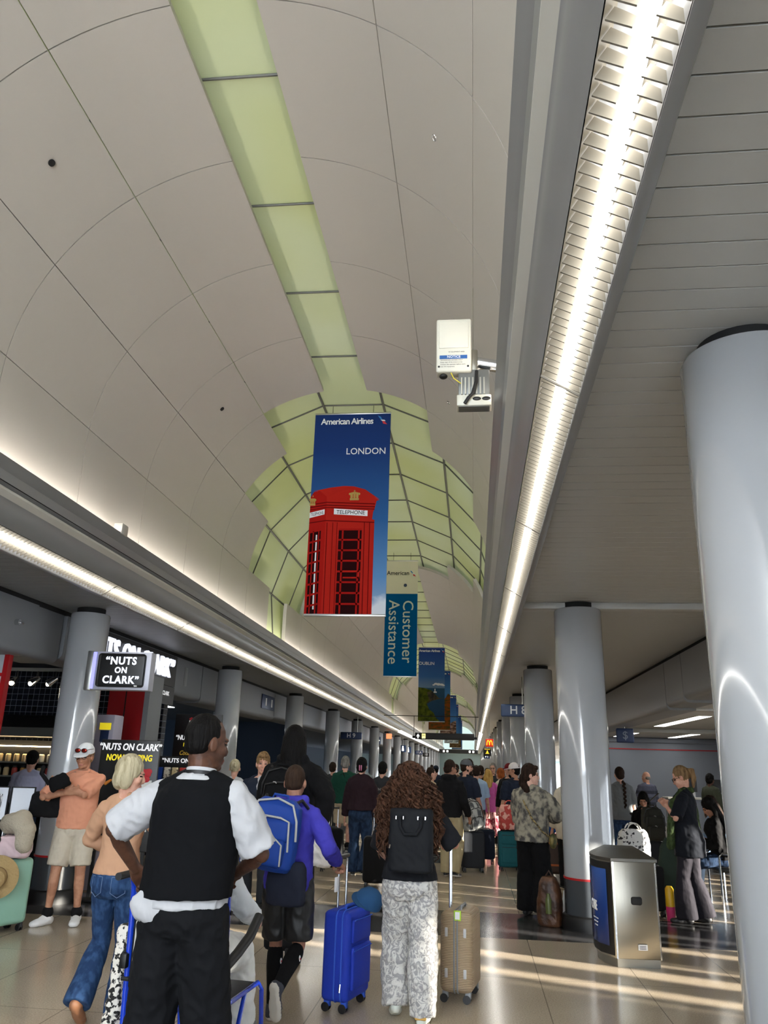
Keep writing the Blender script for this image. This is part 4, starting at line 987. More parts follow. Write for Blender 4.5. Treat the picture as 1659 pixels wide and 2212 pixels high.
# 2 woman in a tan sweater
f = Fig('woman in tan sweater and flared blue jeans with a short ash blonde bob, walking away', -2.40, 5.56, 1.66, -4, fem=True, hy=-62, hp=10, vox=.008, w=1.0)
f.arm(-1, (-.14, .26, 1.06), (-1, -.5, -.1)); f.arm(1, (.20, .28, 1.02), (1, -.3, -.3))
f.foot(-1, -.11, -.12, .09, 38); f.foot(1, .06, .12)
f.body(); f.hair('bob', H_ash)
f.top(cloth('sweater_tan', (190, 148, 118)), hem=.945, loose=.012, sleeve=1.8, sl=.02, wr=.006, cuff=.045)
f.pants(cloth('jeans_mid', (50, 78, 116), (34, 56, 90), noise_scale=26), cut=(.008, .012, .03, .058), waist=.985, loose=.010, wr=.005)
def pocket(f, sx):
    pk = MB(); p0 = [(sx * .035, .94), (sx * .125, .94), (sx * .125, .84), (sx * .08, .81), (sx * .035, .84), (sx * .035, .94)]
    pts = [f.surf(z, 270 + math.degrees(math.asin(max(-1, min(1, x / (tab(f.T, z)[0] + .012))))), .0145) for x, z in p0]
    pk.tube(pts, .0022, 5); pk.build('pocket_stitching', cloth('stitch_blue', (96, 118, 150)), f.root)
pocket(f, -1); pocket(f, 1)
f.shoes(mat('sandal_tan', (150, 104, 74), .5)); 
er = MB(); er.ell(f.hd((.079, .0, -.05)), (.005, .005, .006)); er.build('earring', M_chrome, f.root)

# 3 man in the orange polo
f = Fig('man in orange polo, khaki shorts and white cap standing with folded arms', -4.22, 8.55, 1.78, 196, hy=-12, hp=8, skin_='tan', vox=.009, w=1.04)
f.arm(1, (-4.25, 8.30, 1.28), (1, .1, -.5), True); f.arm(-1, (-4.30, 8.27, 1.36), (-1, .2, -.7), True)
f.hand[-1].update(curl=.6, n=(.2, -.9, .2)); f.hand[1].update(curl=.7, n=(.1, -.9, .5))
f.foot(-1, -.13, .02, yaw=4); f.foot(1, .15, .04, yaw=-34)
f.body(); f.hair('short', H_lbr); K_pol = cloth('polo_orange', (220, 154, 124))
f.top(K_pol, hem=.90, loose=.022, sleeve=.95, sl=.024, wr=.008, boxy=.8)
c = f.U((0, -.004, 1.462)); mb = MB(); mb.loft([[c + Vector((.076 * (1 + .16 * i) * cos(2 * pi * k / 24), .072 * (1 + .16 * i) * sin(2 * pi * k / 24), (.026 - .022 * i - .016 * sin(2 * pi * k / 24)))) for k in range(24)] for i in range(3)], caps=False); mb.build('collar', K_pol, f.root)
f.pants(cloth('shorts_stone', (196, 186, 168)), end=.86, cut=(.032, .045, .04, .04), waist=.96, loose=.02, wr=.006, name='shorts')
f.socks(K_black, .09); f.shoes(K_shoew, K_shoew, 1.18)
f.cap(cloth('cap_white', (226, 228, 230), bump=.1)); f.glasses(M_wire, .004, .098)
f.glasses(M_wire, .07, .108, mat('red_mirror_lens', (150, 40, 30), .12, metal=.7), name='sunglasses', w=1.15)
mb = MB(); w_ = lerp(f.lw, f.le, .14); d = (f.le - f.lw).normalized(); mb.tube([w_ - d * .016, w_ + d * .016], .034, 16); o = mb.build('watch', K_shoeb, f.root)

# 4 shopper at the shelves, seen from the back
f = Fig('person in lavender long sleeves and dark cap facing the shop shelves, back turned', -6.22, 11.0, 1.70, 22, vox=.011, hp=18, lean=.08)
f.arm(-1, (-.14, .30, 1.0)); f.arm(1, (.14, .32, 1.0)); f.body(); f.hair('short', H_blk)
f.top(cloth('shirt_lavender', (190, 192, 222)), hem=.86, loose=.03, sleeve=1.9, sl=.026, wr=.008, boxy=.8); f.pants(K_jean2); f.shoes(K_shoeb); f.cap(K_black)

# 5 boy with blue hoodie and backpack
f = Fig('boy in royal blue hoodie, black shorts and knee socks pulling the blue suitcase', -1.30, 5.92, 1.63, -4, hp=4, skin_='med', vox=.008, lean=.05, w=.98)
f.arm(1, (-.965, 6.02, .97), (.45, -1, -.4), True); f.hand[1].update(curl=1.2, n=(-.2, .2, -1)); f.arm(-1, (-.16, .30, 1.08))
f.foot(-1, -.07, .02, 0, 0, yaw=4); f.foot(1, .07, -.34, .19, 72, yaw=-4)
f.body(); f.hair('buzz', hairmat('hair_buzz_brown', (62, 46, 36), (44, 32, 26)))
K_hood = cloth('hoodie_royal', (70, 66, 176), (62, 58, 160), noise_scale=4); f.top(K_hood, hem=.86, loose=.024, sleeve=1.95, sl=.024, hood=True, wr=.009, cuff=.04, boxy=.5, name='hoodie')
f.pants(mat('shorts_black_satin', (24, 25, 28), .5, bump=.5, bump_scale=9, stretch=(1, 1, .4)), end=.90, cut=(.034, .05, .05, .05), loose=.02, wr=.008, name='shorts')
f.socks(K_black2, .86, 'knee_sock', .008); f.shoes(cloth('slip_on_grey', (64, 66, 74)), K_sole, 1.06)
for sd in (-1, 1):
    L = f.legs[sd]; p = lerp(L['ank'], L['knee'], .72) + Vector((.052 if sd > 0 else .05, -.02, 0)); o = MB().ell(p, (.006, .014, .02)).build('sock_logo', M_ink_w, f.root); MB().ell(p + Vector((.003, -.004, 0)), (.006, .006, .008)).build('sock_logo', M_logo_r, f.root)

# 6 tall person in black with dreadlocks
f = Fig('tall person in black hooded jacket with dark dreadlocks, walking ahead of the boy', -1.66, 7.5, 1.97, 0, skin_='brown', vox=.011, w=1.05)
f.arm(1, (-1.35, 7.28, 1.08), (.8, -.8, 0), True); f.hand[1]['curl'] = 1.1; f.foot(-1, -.11, .16); f.foot(1, .10, -.14, .06, 25); f.body(); f.hair('dreads', H_blk)
f.top(K_black2, hem=.80, loose=.04, sleeve=1.95, sl=.034, hood=True, wr=.01, boxy=.8, name='jacket'); f.pants(K_black, cut=(.03, .04, .04, .04)); f.shoes(K_shoeb)

# 14 woman with long curly hair
f = Fig('woman with long curly auburn hair and pale patterned trousers pulling the tan suitcase', -.455, 6.05, 1.67, 0, fem=True, vox=.008, w=1.10)
f.arm(1, (-.185, 6.34, 1.10), (.7, -.9, -.5), True); f.hand[1].update(curl=1.1, n=(-.3, .3, -1)); f.arm(-1, (-.16, .28, 1.0), (-.7, -.9, -.4))
f.foot(-1, -.09, .06, .035, 18, yaw=6); f.foot(1, .11, -.05, 0, 0, yaw=-8)
f.body()
f.top(cloth('tee_black', (26, 27, 31)), hem=.93, loose=.028, sleeve=.98, sl=.034, wr=.008, boxy=.5)
f.pants(cloth('trousers_marble', (208, 206, 200), (156, 154, 154), noise_scale=22, detail=8, lo=.44, hi=.54, bump=.9, dist=2.5, stretch=(1, 1, .9)), cut=(.03, .045, .055, .055), waist=.99, loose=.014, wr=.012)
f.shoes(mat('sneaker_mint', (210, 216, 206), .5), mat('sneaker_sole', (220, 222, 210), .6), 1.05)
for sd in (-1, 1): MB().limb([f.fpt(sd, (-.03, -.068, -.02)), f.fpt(sd, (.03, -.068, -.02))], [.012, .012]).build('heel_tab', mat('heel_orange', (216, 170, 90), .6), f.root)
H_cur = hairmat('hair_auburn', (92, 62, 46), (40, 26, 20)); hm = MB(); s = f.s
hm.ell(f.hd((0, -.03, .03)), (.092, .106, .104)); hm.limb([f.hd((0, -.05, 0)), f.hd((0, -.07, -.08)), f.U((0, -.10, 1.38)), f.U((0, -.135, 1.26))], [(.095, .09), (.12, .08), (.165, .065), (.15, .045)])
o = remesh(hm, 'hair', H_cur, f.root, .012, 3, disp=lambda p, n: .014 * noise.noise(p * 22))
rc = random.Random(11); cu = MB()
for i in range(270):
    a = rc.uniform(-205, 25); ph = rc.uniform(-.1, 1.0); ar = radians(a)
    p0 = f.hd((.085 * cos(ar) * sqrt(1 - ph * ph * .8), .095 * sin(ar) * sqrt(1 - ph * ph * .8) - .03, .02 + .10 * ph)); x, y = cos(ar), min(sin(ar), .12)
    L = rc.uniform(.20, .44) * (1.12 if rc.random() < .7 else .8); R_ = rc.uniform(.085, .16); fr_ = rc.uniform(3.5, 7); amp = rc.uniform(.010, .02); ph0 = rc.uniform(0, 6)
    p1 = f.U((0, -.05, 1.45)); pts = []; n = 18
    for k in range(n + 1):
        t = k / n; sp = (.082 + (R_ - .01) * min(1, t * 1.25) ** 1.15)
        z = p0.z - L * t * 1.15
        q = Vector((x * sp * 1.05, y * (.10 + .05 * t) - .05 - .06 * t, z)) if t > .08 else p0
        if t > .08: q = lerp(p0, q + Vector((0, f.root.location.y * 0, 0)), min(1, t * 3))
        pts.append(q + Vector((amp * cos(fr_ * t * 6 + ph0), amp * sin(fr_ * t * 6 + ph0), 0)) * min(1, t * 4 + .3))
    cu.tube(pts, [.009] * (n - 2) + [.008, .006, .002], 5)
cu.build('curl', H_cur, o)['kind'] = 'stuff'

# 22 person in the marbled sweatshirt by the column
f = Fig('person in grey camouflage sweatshirt and wide black trousers beside the second right column', .70, 10.33, 1.70, -28, hy=-58, vox=.009, skin_='pale', w=1.0)
f.arm(-1, (-.12, .26, 1.02)); f.arm(1, (.14, .28, 1.10), (1, -.4, -.2)); f.foot(-1, -.11, .02); f.foot(1, .12, -.02); f.body()
f.hair('mullet', H_dbr)
f.top(cloth('camo_grey', (152, 146, 130), (80, 78, 76), noise_scale=15, detail=8, lo=.40, hi=.58, stretch=(1, 1, .8)), hem=.84, loose=.045, sleeve=1.75, sl=.045, wr=.011, boxy=1.0, name='sweatshirt')
f.pants(K_black2, cut=(.04, .06, .07, .075), wr=.008); f.shoes(K_shoeb)
st = MB(); pts = [f.U((-.11, .06, 1.45)), f.U((-.10, -.075, 1.44)), f.U((-.02, -.165, 1.30)), f.U((.08, -.172, 1.12)), f.U((.20, -.11, .96)), f.U((.245, .0, .90))]
st.tube(pts, (.018, .006), 8) if False else st.tube(pts, .011, 8)
st.build('chain_strap', mat('strap_tan', (168, 146, 96), .6, rgb2=(40, 34, 28), noise_scale=30), f.root)
bgm = MB(); bgm.ell(f.U((.27, .02, .86)), (.045, .07, .09)); o = remesh(bgm, 'hip_bag', mat('bag_olive', (120, 104, 52), .6, rgb2=(60, 62, 34), noise_scale=12), f.root, .012, 3)

# 27 woman with the green scarf
f = Fig('woman with ponytail and green scarf over a dark tunic, looking down at her phone', 2.54, 10.40, 1.73, 66, fem=True, hp=24, hy=6, vox=.009, skin_='fair', w=1.08)
f.arm(-1, (2.31, 10.36, 1.27), (-.7, -.3, -.7), True); f.arm(1, (2.33, 10.49, 1.28), (.7, -.3, -.7), True); f.foot(-1, -.12, .06); f.foot(1, .11, -.10); f.body()
f.hair('tail', H_lbr); f.glasses(M_wire, .0, .098, w=1.15)
f.top(cloth('tunic_dark', (20, 23, 30)), hem=.72, loose=.03, sleeve=.92, sl=.03, flare=.015, wr=.01, name='tunic')
f.pants(cloth('trousers_plum', (36, 34, 40)), cut=(.012, .02, .05, .085)); f.shoes(K_shoeb)
sc = MB(); K_sc = cloth('scarf_green', (64, 78, 46), (44, 56, 32), noise_scale=40)
sc.limb([f.U((-.14, .10, 1.33)), f.U((-.105, .02, 1.455)), f.U((0, -.085, 1.475)), f.U((.105, .02, 1.455)), f.U((.14, .09, 1.33))], [.034, .036, .04, .036, .034])
for sx in (-1, 1): sc.limb([f.U((sx * .13, .115, 1.34)), f.U((sx * .16, .15, 1.10)), f.U((sx * .17, .17, .84))], [.04, .045, .05])
sc.tube([f.U((.12, -.06, 1.43)), f.U((.185, -.09, 1.25)), f.U((.20, -.10, 1.0)), f.U((.21, -.08, .80))], [(.05, .02), (.055, .025), (.06, .025), (.06, .02)], 14)
remesh(sc, 'scarf', K_sc, f.root, .011, 4, .008, 14)
o = MB().box((0, 0, 0), (.075, .008, .15)).build('phone', mat('phone_black', (16, 16, 20), .15), bevel=.004); o.location = (2.20, 10.47, 1.36); o.rotation_euler = (radians(50), 0, radians(66))
tag(o, 'dark phone held by the woman with the green scarf', 'phone')
# wheelchair passenger, seated in white
f = Fig('seated wheelchair passenger in white, mostly hidden behind the black vest', -1.60, 4.80, 1.66, -6, fem=True, seat=.52, vox=.011, skin_='fair', hp=25)
f.arm(-1, (-.22, .30, 1.02)); f.arm(1, (.28, .34, 1.05)); f.foot(-1, -.12, .50, .10); f.foot(1, .16, .50, .10)
f.body(); f.hair('bob', H_wh); f.top(cloth('blouse_pale', (214, 220, 226)), hem=.9, loose=.03, sleeve=1.9, sl=.035, wr=.01); f.pants(cloth('trousers_white', (226, 228, 226)), cut=(.05, .06, .06, .06), wr=.012, loose=.03); f.shoes(mat('shoe_grey', (120, 122, 126), .6))

def someone(label, x, y, H, head, top, bottom, hair, fem=False, w=1.0, sk='fair', hy=0, hp=0, vox=.013, hs='short', sleeve=.95, sl=.024, loose=.024, hem=.88, end=None, cut=None, shoe=None, arms=None, cap_=None, hood=False, group=None, L=.2, vol=1.0, name='shirt', boxy=.5, fing=False, lean=0.0, skirt=None, feet=True, step=.06):
    f = Fig(label, x, y, H, head, fem, w, lean, hy, hp, sk, vox, group)
    if arms: f.arm(-1, arms[0]); f.arm(1, arms[1])
    f.foot(-1, -.10, step); f.foot(1, .10, -step, .02, 8)
    f.body(feet, fing); f.hair(hs, hair, L, vol)
    f.top(top, hem=hem, loose=loose, sleeve=sleeve, sl=sl, hood=hood, boxy=boxy, name=name, wr=.007)
    if skirt: f.skirt(bottom, **skirt)
    else: f.pants(bottom, cut=cut, end=end, name='shorts' if end else 'trousers')
    f.shoes(shoe or K_shoeb, K_sole)
    if cap_: f.cap(cap_)
    return f
FWD = ((-.2, .25, 1.0), (.2, .25, 1.0)); FOLD = ((-.05, .26, 1.14), (.05, .26, 1.10)); ONE = ((-.25, .06, .84), (.12, .28, 1.12))
K_red = cloth('cloth_red', (150, 40, 40)); K_lblue = cloth('cloth_light_blue', (166, 190, 220)); K_green = cloth('polo_green', (22, 62, 50)); K_maroon = cloth('jacket_maroon', (40, 26, 32)); K_pink = cloth('cardigan_pink', (196, 92, 160)); K_cream = cloth('coat_cream', (206, 196, 178)); K_brown = cloth('cloth_brown', (96, 72, 56)); K_beige = cloth('cloth_beige', (190, 170, 140))

f = someone('man in navy jacket and white shirt walking toward the camera behind the black vest', -2.60, 10.0, 1.75, 186, K_navy, K_dgrey, H_lbr, hy=10, hs='crop', vox=.009, sleeve=1.9, fing=True, name='jacket', w=1.04)
mb = MB(); mb.limb([f.surf(z, 90, -.02) for z in (.92, 1.05, 1.2, 1.35, 1.43)], [.055, .06, .062, .062, .05]); remesh(mb, 'shirt_front', K_white, f.root, .011, 3)
someone('woman with ash blonde bun, mostly hidden behind the black vest', -3.55, 12.0, 1.66, 10, K_white, K_dgrey, H_ash, fem=True, hs='bun')
f = someone('grey haired man in dark green polo and khaki shorts, back turned', -2.55, 16.3, 1.78, 4, K_green, K_beige, H_gr, end=.9, cut=(.03, .045, .04, .04), w=1.08, hs='crop')
MB().tube([f.surf(1.40, 245, .03), f.surf(1.44, 262, .03), f.surf(1.25, 285, .036), f.surf(1.0, 330, .05)], (.012)).build('strap', K_black, f.root)
f.socks(K_black, .1)
f = someone('woman in maroon jacket and flared jeans with a pink hair clip', -1.78, 13.1, 1.74, -3, K_maroon, K_jean2, H_blk, fem=True, hs='crop', sleeve=1.95, loose=.05, sl=.045, hem=.96, cut=(.02, .02, .04, .075), name='jacket', boxy=.8, w=1.04, vox=.011, shoe=K_shoeb)
for sx in (-1, 1):
    o = MB().box(f.hd((sx * .014, -.125, -.02)), (.014, .02, .085)).build('hair_clip', mat('clip_pink', (214, 120, 160), .3), f.root, bevel=.004)
f = someone('person in black tee with pale lettering across the back', -1.66, 15.1, 1.69, -8, K_dgrey, K_black, H_blk, hs='crop', loose=.035, sl=.035)
text('ESSENTIALS', .058, mat('print_grey', (150, 150, 150), .7), f.root, f.surf(1.26, 270, .048), (pi / 2, 0, 0), bold=.01)
someone('dark haired woman in navy short sleeves beyond the lettered black tee', -1.50, 17.0, 1.66, 6, K_navy, K_black, H_dbr, fem=True, hs='long', L=.12)
someone('white haired person just behind the green polo', -2.42, 18.0, 1.74, 0, K_lgrey, K_dgrey, H_wh, hs='crop')
f = someone('man in black hoodie and khaki trousers, turned to the right', -.37, 13.45, 1.75, -24, K_black, K_khaki, H_dbr, hy=-34, hs='short', sleeve=1.95, hood=True, cut=(.03, .04, .045, .05), sk='med', vox=.010, name='hoodie', arms=((-.2, .25, 1.0), (.27, .12, .9)), w=1.03, hp=6, shoe=K_shoeb)
f.glasses(M_wire, .002, .097)
f = someone('bearded man in grey cap and navy tee, looking right', -.12, 15.0, 1.78, -38, K_navy, K_lgrey, H_dbr, hy=-40, cap_=cloth('cap_grey', (92, 94, 98)), w=1.06, vox=.010, arms=((-.25, .06, .84), (.27, .1, .82)))
mb = MB(); _, R = f.HT(); mb.ell(f.hd((0, .045, -.085)), (.052, .055, .05), R); mb.ell(f.hd((0, .01, -.05)), (.07, .05, .05), R); remesh(mb, 'beard', H_dbr, f.root, .009, 2)
someone('man in light blue shirt partly hidden beyond the grey cap', .06, 16.8, 1.68, 0, K_lblue, K_dgrey, H_dbr, hs='short')
f = Fig('woman with blonde hair in pink cardigan and patterned skirt, back turned', .33, 18.4, 1.60, -4, fem=True, w=1.12, vox=.012)
f.arm(1, (.26, .16, .98)); f.arm(-1, (-.24, .1, .92)); f.body(); f.hair('wavy', H_bl, .10, 1.02); f.top(K_pink, hem=.80, loose=.03, sleeve=1.6, sl=.03, flare=.02, name='cardigan')
f.skirt(cloth('skirt_pattern', (206, 150, 150), (120, 34, 50), noise_scale=26, lo=.45, hi=.55, detail=6), hem=.28, r1=.10); f.shoes(mat('sandal_white', (224, 214, 200), .5))
o = MB().ell((0, 0, 0), (.05, .11, .14)).build('shoulder_bag', K_black2); o.location = (-.04, 18.36, .98); tag(o, 'black shoulder bag at the side of the pink cardigan', 'bag'); MB().tube([(0, -.08, .1), (.03, -.02, .44), (.02, .08, .1)], .008, 6).build('strap', K_black2, o)
f = someone('man in navy tee and white cap facing left, beside the third right column', .73, 15.0, 1.74, 30, K_navy, K_dgrey, H_blk, hy=48, cap_=cloth('cap_pale', (224, 216, 214), bump=.1), w=1.15, vox=.010, sk='tan')
mb = MB(); _, R = f.HT(); mb.ell(f.hd((0, .045, -.085)), (.05, .05, .045), R); remesh(mb, 'beard', H_blk, f.root, .01, 2)
f = someone('grey haired woman with glasses facing the camera in the crowd', .48, 20.2, 1.76, 165, K_dgrey, K_black, H_gr, fem=True, hs='bob', vol=.95, vox=.011); f.glasses(M_wire, .0, .097)
someone('red haired woman in the crowd left of the white cap', .62, 19.2, 1.64, 60, K_cream, K_black, H_red, fem=True, hs='bob')
someone('man in dark leather jacket half hidden by the white cap', .74, 17.4, 1.74, 150, K_black, K_black, H_blk, cap_=cloth('cap_dark_red', (110, 30, 36)), sleeve=1.9)
f = someone('woman in cream coat half hidden behind the second right column', 1.40, 12.6, 1.66, 10, K_cream, K_black, H_dbr, fem=True, hs='long', L=.12, sleeve=1.9, loose=.05, hem=.72, name='coat', sl=.04)
f = someone('woman in grey tee and blue jeans with a long dark braid, back turned', 2.58, 15.0, 1.72, 8, K_grey, K_jean, H_dbr, fem=True, hs='braid', L=.46, w=1.12, loose=.035, sl=.04, vox=.010, hem=.86, arms=((-.2, .2, .95), (.27, .06, .86)))
f = someone('balding older man in grey striped sweater by the gate wall', 4.05, 20.0, 1.66, 20, mat('sweater_striped', (88, 92, 112), .9, rgb2=(44, 48, 62), noise_scale=4, stretch=(.02, .02, 3), lo=.47, hi=.53, detail=0), K_dgrey, H_gr, hy=30, hs='bald', sleeve=1.9, arms=FWD, w=1.1)
someone('person in olive top and dark knit hat by the gate desk', 5.50, 20.0, 1.64, -50, cloth('cloth_olive', (62, 66, 54)), K_black, H_blk, hs='crop', vol=1.1, sleeve=1.9, sk='brown')
# seated travellers in the gate lounge
def seated(label, x, y, H, head, top, bottom, hair, hs='long', hy=0, hp=20, L=.2, sk='med', arms=None):
    f = Fig(label, x, y, H, head, True, 1.0, .12, hy, hp, sk, .011, None, seat=.45)
    a = arms or ((-.12, .30, 1.08), (.12, .30, 1.08)); f.arm(-1, a[0]); f.arm(1, a[1])
    f.body(); f.hair(hs, hair, L); f.top(top, hem=.88, loose=.035, sleeve=1.9, sl=.035, wr=.009, name='jacket'); f.pants(bottom, cut=(.02, .025, .03, .03), loose=.03); f.shoes(K_shoew); return f
seated('seated girl with long black hair and black jacket behind the patterned bag', 2.86, 14.4, 1.62, 160, K_black2, K_jean, H_blk)
seated('seated woman with long black hair holding a white bottle, lit by the sun', 3.42, 12.25, 1.62, 82, K_black2, K_jean2, H_blk, hp=34)
seated('seated dark haired woman in light blue, behind the one with the bottle', 3.72, 13.3, 1.62, 100, K_lblue, K_lblue, H_dbr, hp=30, L=.15)
o = MB().lathe([(.03, 0), (.034, .02), (.034, .13), (.02, .15), (.018, .18)], n=18).build('bottle', K_shoew); o.location = (3.02, 12.3, .70); tag(o, 'white bottle held by the seated woman in black', 'bottle')
# crowd farther down the hall
crowd = [('far person in navy cap, left of the red cap', -1.08, 24.0, 1.66, 0, K_navy, H_blk, K_navy, 'short', False), ('far person in red cap', -.85, 26.0, 1.66, 0, K_dgrey, H_blk, K_red, 'short', False),
 ('far person with dark hair right of the red cap', -.45, 22.0, 1.70, -20, K_brown, H_dbr, None, 'crop', False), ('person with big dark curly hair left of the grey cap', -.09, 17.6, 1.80, 12, K_black, H_dbr, None, 'wavy', True),
 ('person in black with dark hair between grey cap and pink cardigan', .17, 19.4, 1.68, 5, K_black, H_dbr, None, 'crop', False), ('tan faced person looking right beside the curly auburn hair', -.82, 16.2, 1.62, -70, K_beige, H_dbr, None, 'short', False),
 ('dark haired person behind the navy tee woman at the left', -1.75, 20.0, 1.60, 0, K_red, H_blk, None, 'crop', False), ('person in a red top far along the left columns', -2.1, 27.0, 1.62, 0, K_red, H_dbr, None, 'bob', True),
 ('far person in beige near the middle of the hall', -.7, 31.0, 1.68, 0, K_beige, H_dbr, None, 'short', False), ('far person in grey near the right light', .1, 30.0, 1.66, 0, K_grey, H_blk, None, 'short', False),
 ('far person in dark cap under the black direction sign', -.35, 34.0, 1.72, 0, K_navy, H_blk, K_black, 'short', False), ('far blonde woman in the middle of the crowd', -1.4, 30.0, 1.62, 0, K_navy, H_bl, None, 'bob', True),
 ('far person in black coat at the left of the hall', -2.6, 33.0, 1.72, 0, K_black, H_dbr, None, 'short', False), ('far person in light shirt deep in the crowd', -1.9, 38.0, 1.7, 0, K_lblue, H_dbr, None, 'short', False),
 ('far person in brown, right of the direction sign', .45, 27.0, 1.62, 170, K_brown, H_dbr, None, 'crop', False), ('farthest person in white at the vanishing end', -.1, 44.0, 1.75, 0, K_white, H_dbr, None, 'short', False),
 ('person in dark jacket carrying luggage beside the green polo', -3.2, 18.6, 1.66, 0, K_dgrey, H_dbr, None, 'crop', False)]
for lab, x, y, H, hd_, tp, hr, cp, hs, fm in crowd:
    someone(lab, x, y, H, hd_, tp, K_dgrey, hr, fem=fm, hs=hs, cap_=cp, vox=.017, sleeve=1.9 if tp in (K_black, K_brown) else .95, feet=False)
# ---------------------------------------------------------------- luggage
M_tyre = mat('wheel_black', (18, 18, 20), .45); M_plastic = mat('dark_plastic', (34, 35, 38), .4); M_alu = mat('handle_aluminium', (186, 190, 196), .25, metal=1.0)
def ribbed(name, rgb, per=.011):
    m = mat(name, rgb, .42); nt = m.node_tree; b = nt.nodes['Principled BSDF']
    tc = nt.nodes.new('ShaderNodeTexCoord'); wv = nt.nodes.new('ShaderNodeTexWave'); wv.bands_direction = 'Z'; wv.inputs['Scale'].default_value = .314 / per; wv.inputs['Distortion'].default_value = 0
    bp = nt.nodes.new('ShaderNodeBump'); bp.inputs['Strength'].default_value = .8; bp.inputs['Distance'].default_value = .004
    nt.links.new(tc.outputs['Object'], wv.inputs['Vector']); nt.links.new(wv.outputs['Fac'], bp.inputs['Height']); nt.links.new(bp.outputs['Normal'], b.inputs['Normal']); return m
def suitcase(label, x, y, rz, w, d, h, m, handle=None, m2=None, soft=False, group=None, rods=(-.07, .07), straps=None, tyre=None, gap=.065):
    """w along local x (broad side), d along local y, broad front faces local -y"""
    t = thing('suitcase', label, 'suitcase', (x, y, 0), rz, group); m2 = m2 or M_plastic
    MB().bb(-w / 2, w / 2, -d / 2, d / 2, gap, gap + h).build('shell', m, t, bevel=.05 if not soft else .038, seg=4)
    for yy in ((-.012, .012) if not soft else (-.05, .0)):
        fr_ = MB(); z0, z1 = gap, gap + h; r = .05; pts = []
        for cx, cz, a0 in ((w / 2 - r, z1 - r, 0), (-w / 2 + r, z1 - r, 90), (-w / 2 + r, z0 + r, 180), (w / 2 - r, z0 + r, 270)):
            pts += [(cx + (r + .002) * cos(radians(a0 + q)), yy, cz + (r + .002) * sin(radians(a0 + q))) for q in (0, 22, 45, 68, 90)]
        pts.append(pts[0]); fr_.tube(pts, .0065, 6, caps=False).build('zip_track', m2, t)
    if soft:
        MB().bb(-w / 2 + .045, w / 2 - .045, -d / 2 - .022, -d / 2 + .01, gap + .07, gap + h * .60).build('front_pocket', m, t, bevel=.015, seg=3)
        MB().bb(-w / 2 + .045, w / 2 - .045, -d / 2 - .016, -d / 2 + .01, gap + h * .64, gap + h - .06).build('upper_pocket', m, t, bevel=.012, seg=3)
        for z in (gap + h * .56, gap + h * .90): MB().tube([(-w / 2 + .05, -d / 2 - .024, z), (w / 2 - .05, -d / 2 - .024, z)], .004, 6).build('pocket_zip', m2, t)
        MB().tube([(-w / 2 - .003, -.05, gap + .12), (-w / 2 - .012, -.05, gap + .07)], .006, 6).build('zip_pull', M_chrome, t)
    for i, (sx, sy) in enumerate(((-1, -1), (1, -1), (-1, 1), (1, 1))):
        q = MB().bb(sx * (w / 2 - .045) - .018, sx * (w / 2 - .045) + .018, sy * (d / 2 - .04) - .022, sy * (d / 2 - .04) + .022, .03, gap + .012).build('caster', m2, t, bevel=.006)
        wb = MB()
        for o_ in (-.016, .016): wb.tube([(sx * (w / 2 - .045) + o_ - .007, sy * (d / 2 - .04) + .008, .029), (sx * (w / 2 - .045) + o_ + .007, sy * (d / 2 - .04) + .008, .029)], .029, 18)
        wb.build('wheel', tyre or M_tyre, q)
    z1 = gap + h
    MB().tube([(-.09, -.02, z1 - .004), (-.08, -.02, z1 + .022), (.08, -.02, z1 + .022), (.09, -.02, z1 - .004)], .009, 8).build('carry_handle', m2, t)
    if handle:
        for rx in rods: MB().tube([(rx, d / 2 - .05, z1 - .01), (rx, d / 2 - .05, handle - .02)], .0085, 10).build('handle_rod', M_alu, t)
        MB().tube([(rods[0] - .02, d / 2 - .05, handle), (rods[-1] + .02, d / 2 - .05, handle)], .014, 10).build('handle_grip', M_plastic, t)
    if straps:
        for z in straps: MB().bb(-w / 2 - .004, w / 2 + .004, -d / 2 - .004, d / 2 + .004, z - .015, z + .015).build('strap', mat('strap_orange', (176, 92, 44), .6), t, bevel=.003)
    return t
M_bcase = cloth('case_royal_blue', (38, 62, 176), rough=.55, bump=.15, bump_scale=200, stretch=(1, 1, 1))
t = suitcase('royal blue soft suitcase with four black wheels pulled by the boy', -.925, 6.33, 74, .40, .21, .575, M_bcase, .985, cloth('piping_blue', (60, 96, 200)), soft=True)
MB().box((-.10, .055, .80), (.06, .012, .10)).build('paper_tag', K_shoew, t, bevel=.003)
# cap resting on it
t = thing('cap', 'teal blue cap resting on top of the royal blue suitcase', 'cap', (-.80, 6.50, .655), -40)
K_teal = cloth('cap_teal', (44, 82, 122)); mb = MB(); mb.ell((0, 0, 0), (.105, .12, .11)); o = mb.build('crown', K_teal, t)
bm = bmesh.new(); bm.from_mesh(o.data); bmesh.ops.bisect_plane(bm, geom=bm.verts[:] + bm.edges[:] + bm.faces[:], plane_co=(0, 0, .002), plane_no=(0, 0, 1), clear_inner=True); bm.to_mesh(o.data); bm.free()
mb = MB(); pts = [(.09 * cos(pi * k / 14), -.05 - .12 * sin(pi * k / 14)) for k in range(15)]; mb.prism(pts, .002, .010, 'z').build('brim', K_teal, t); MB().ell((0, 0, .1), (.008, .008, .006)).build('button', K_teal, t)
t.rotation_euler = (radians(-8), radians(38), radians(-40))
t = suitcase('tan ribbed hard suitcase with grey zip pulled by the curly haired woman', -.105, 6.74, 80, .40, .25, .545, ribbed('case_tan', (164, 142, 112)), 1.10, mat('case_grey_trim', (128, 130, 132), .5), rods=(-.04, .0), tyre=M_tyre)
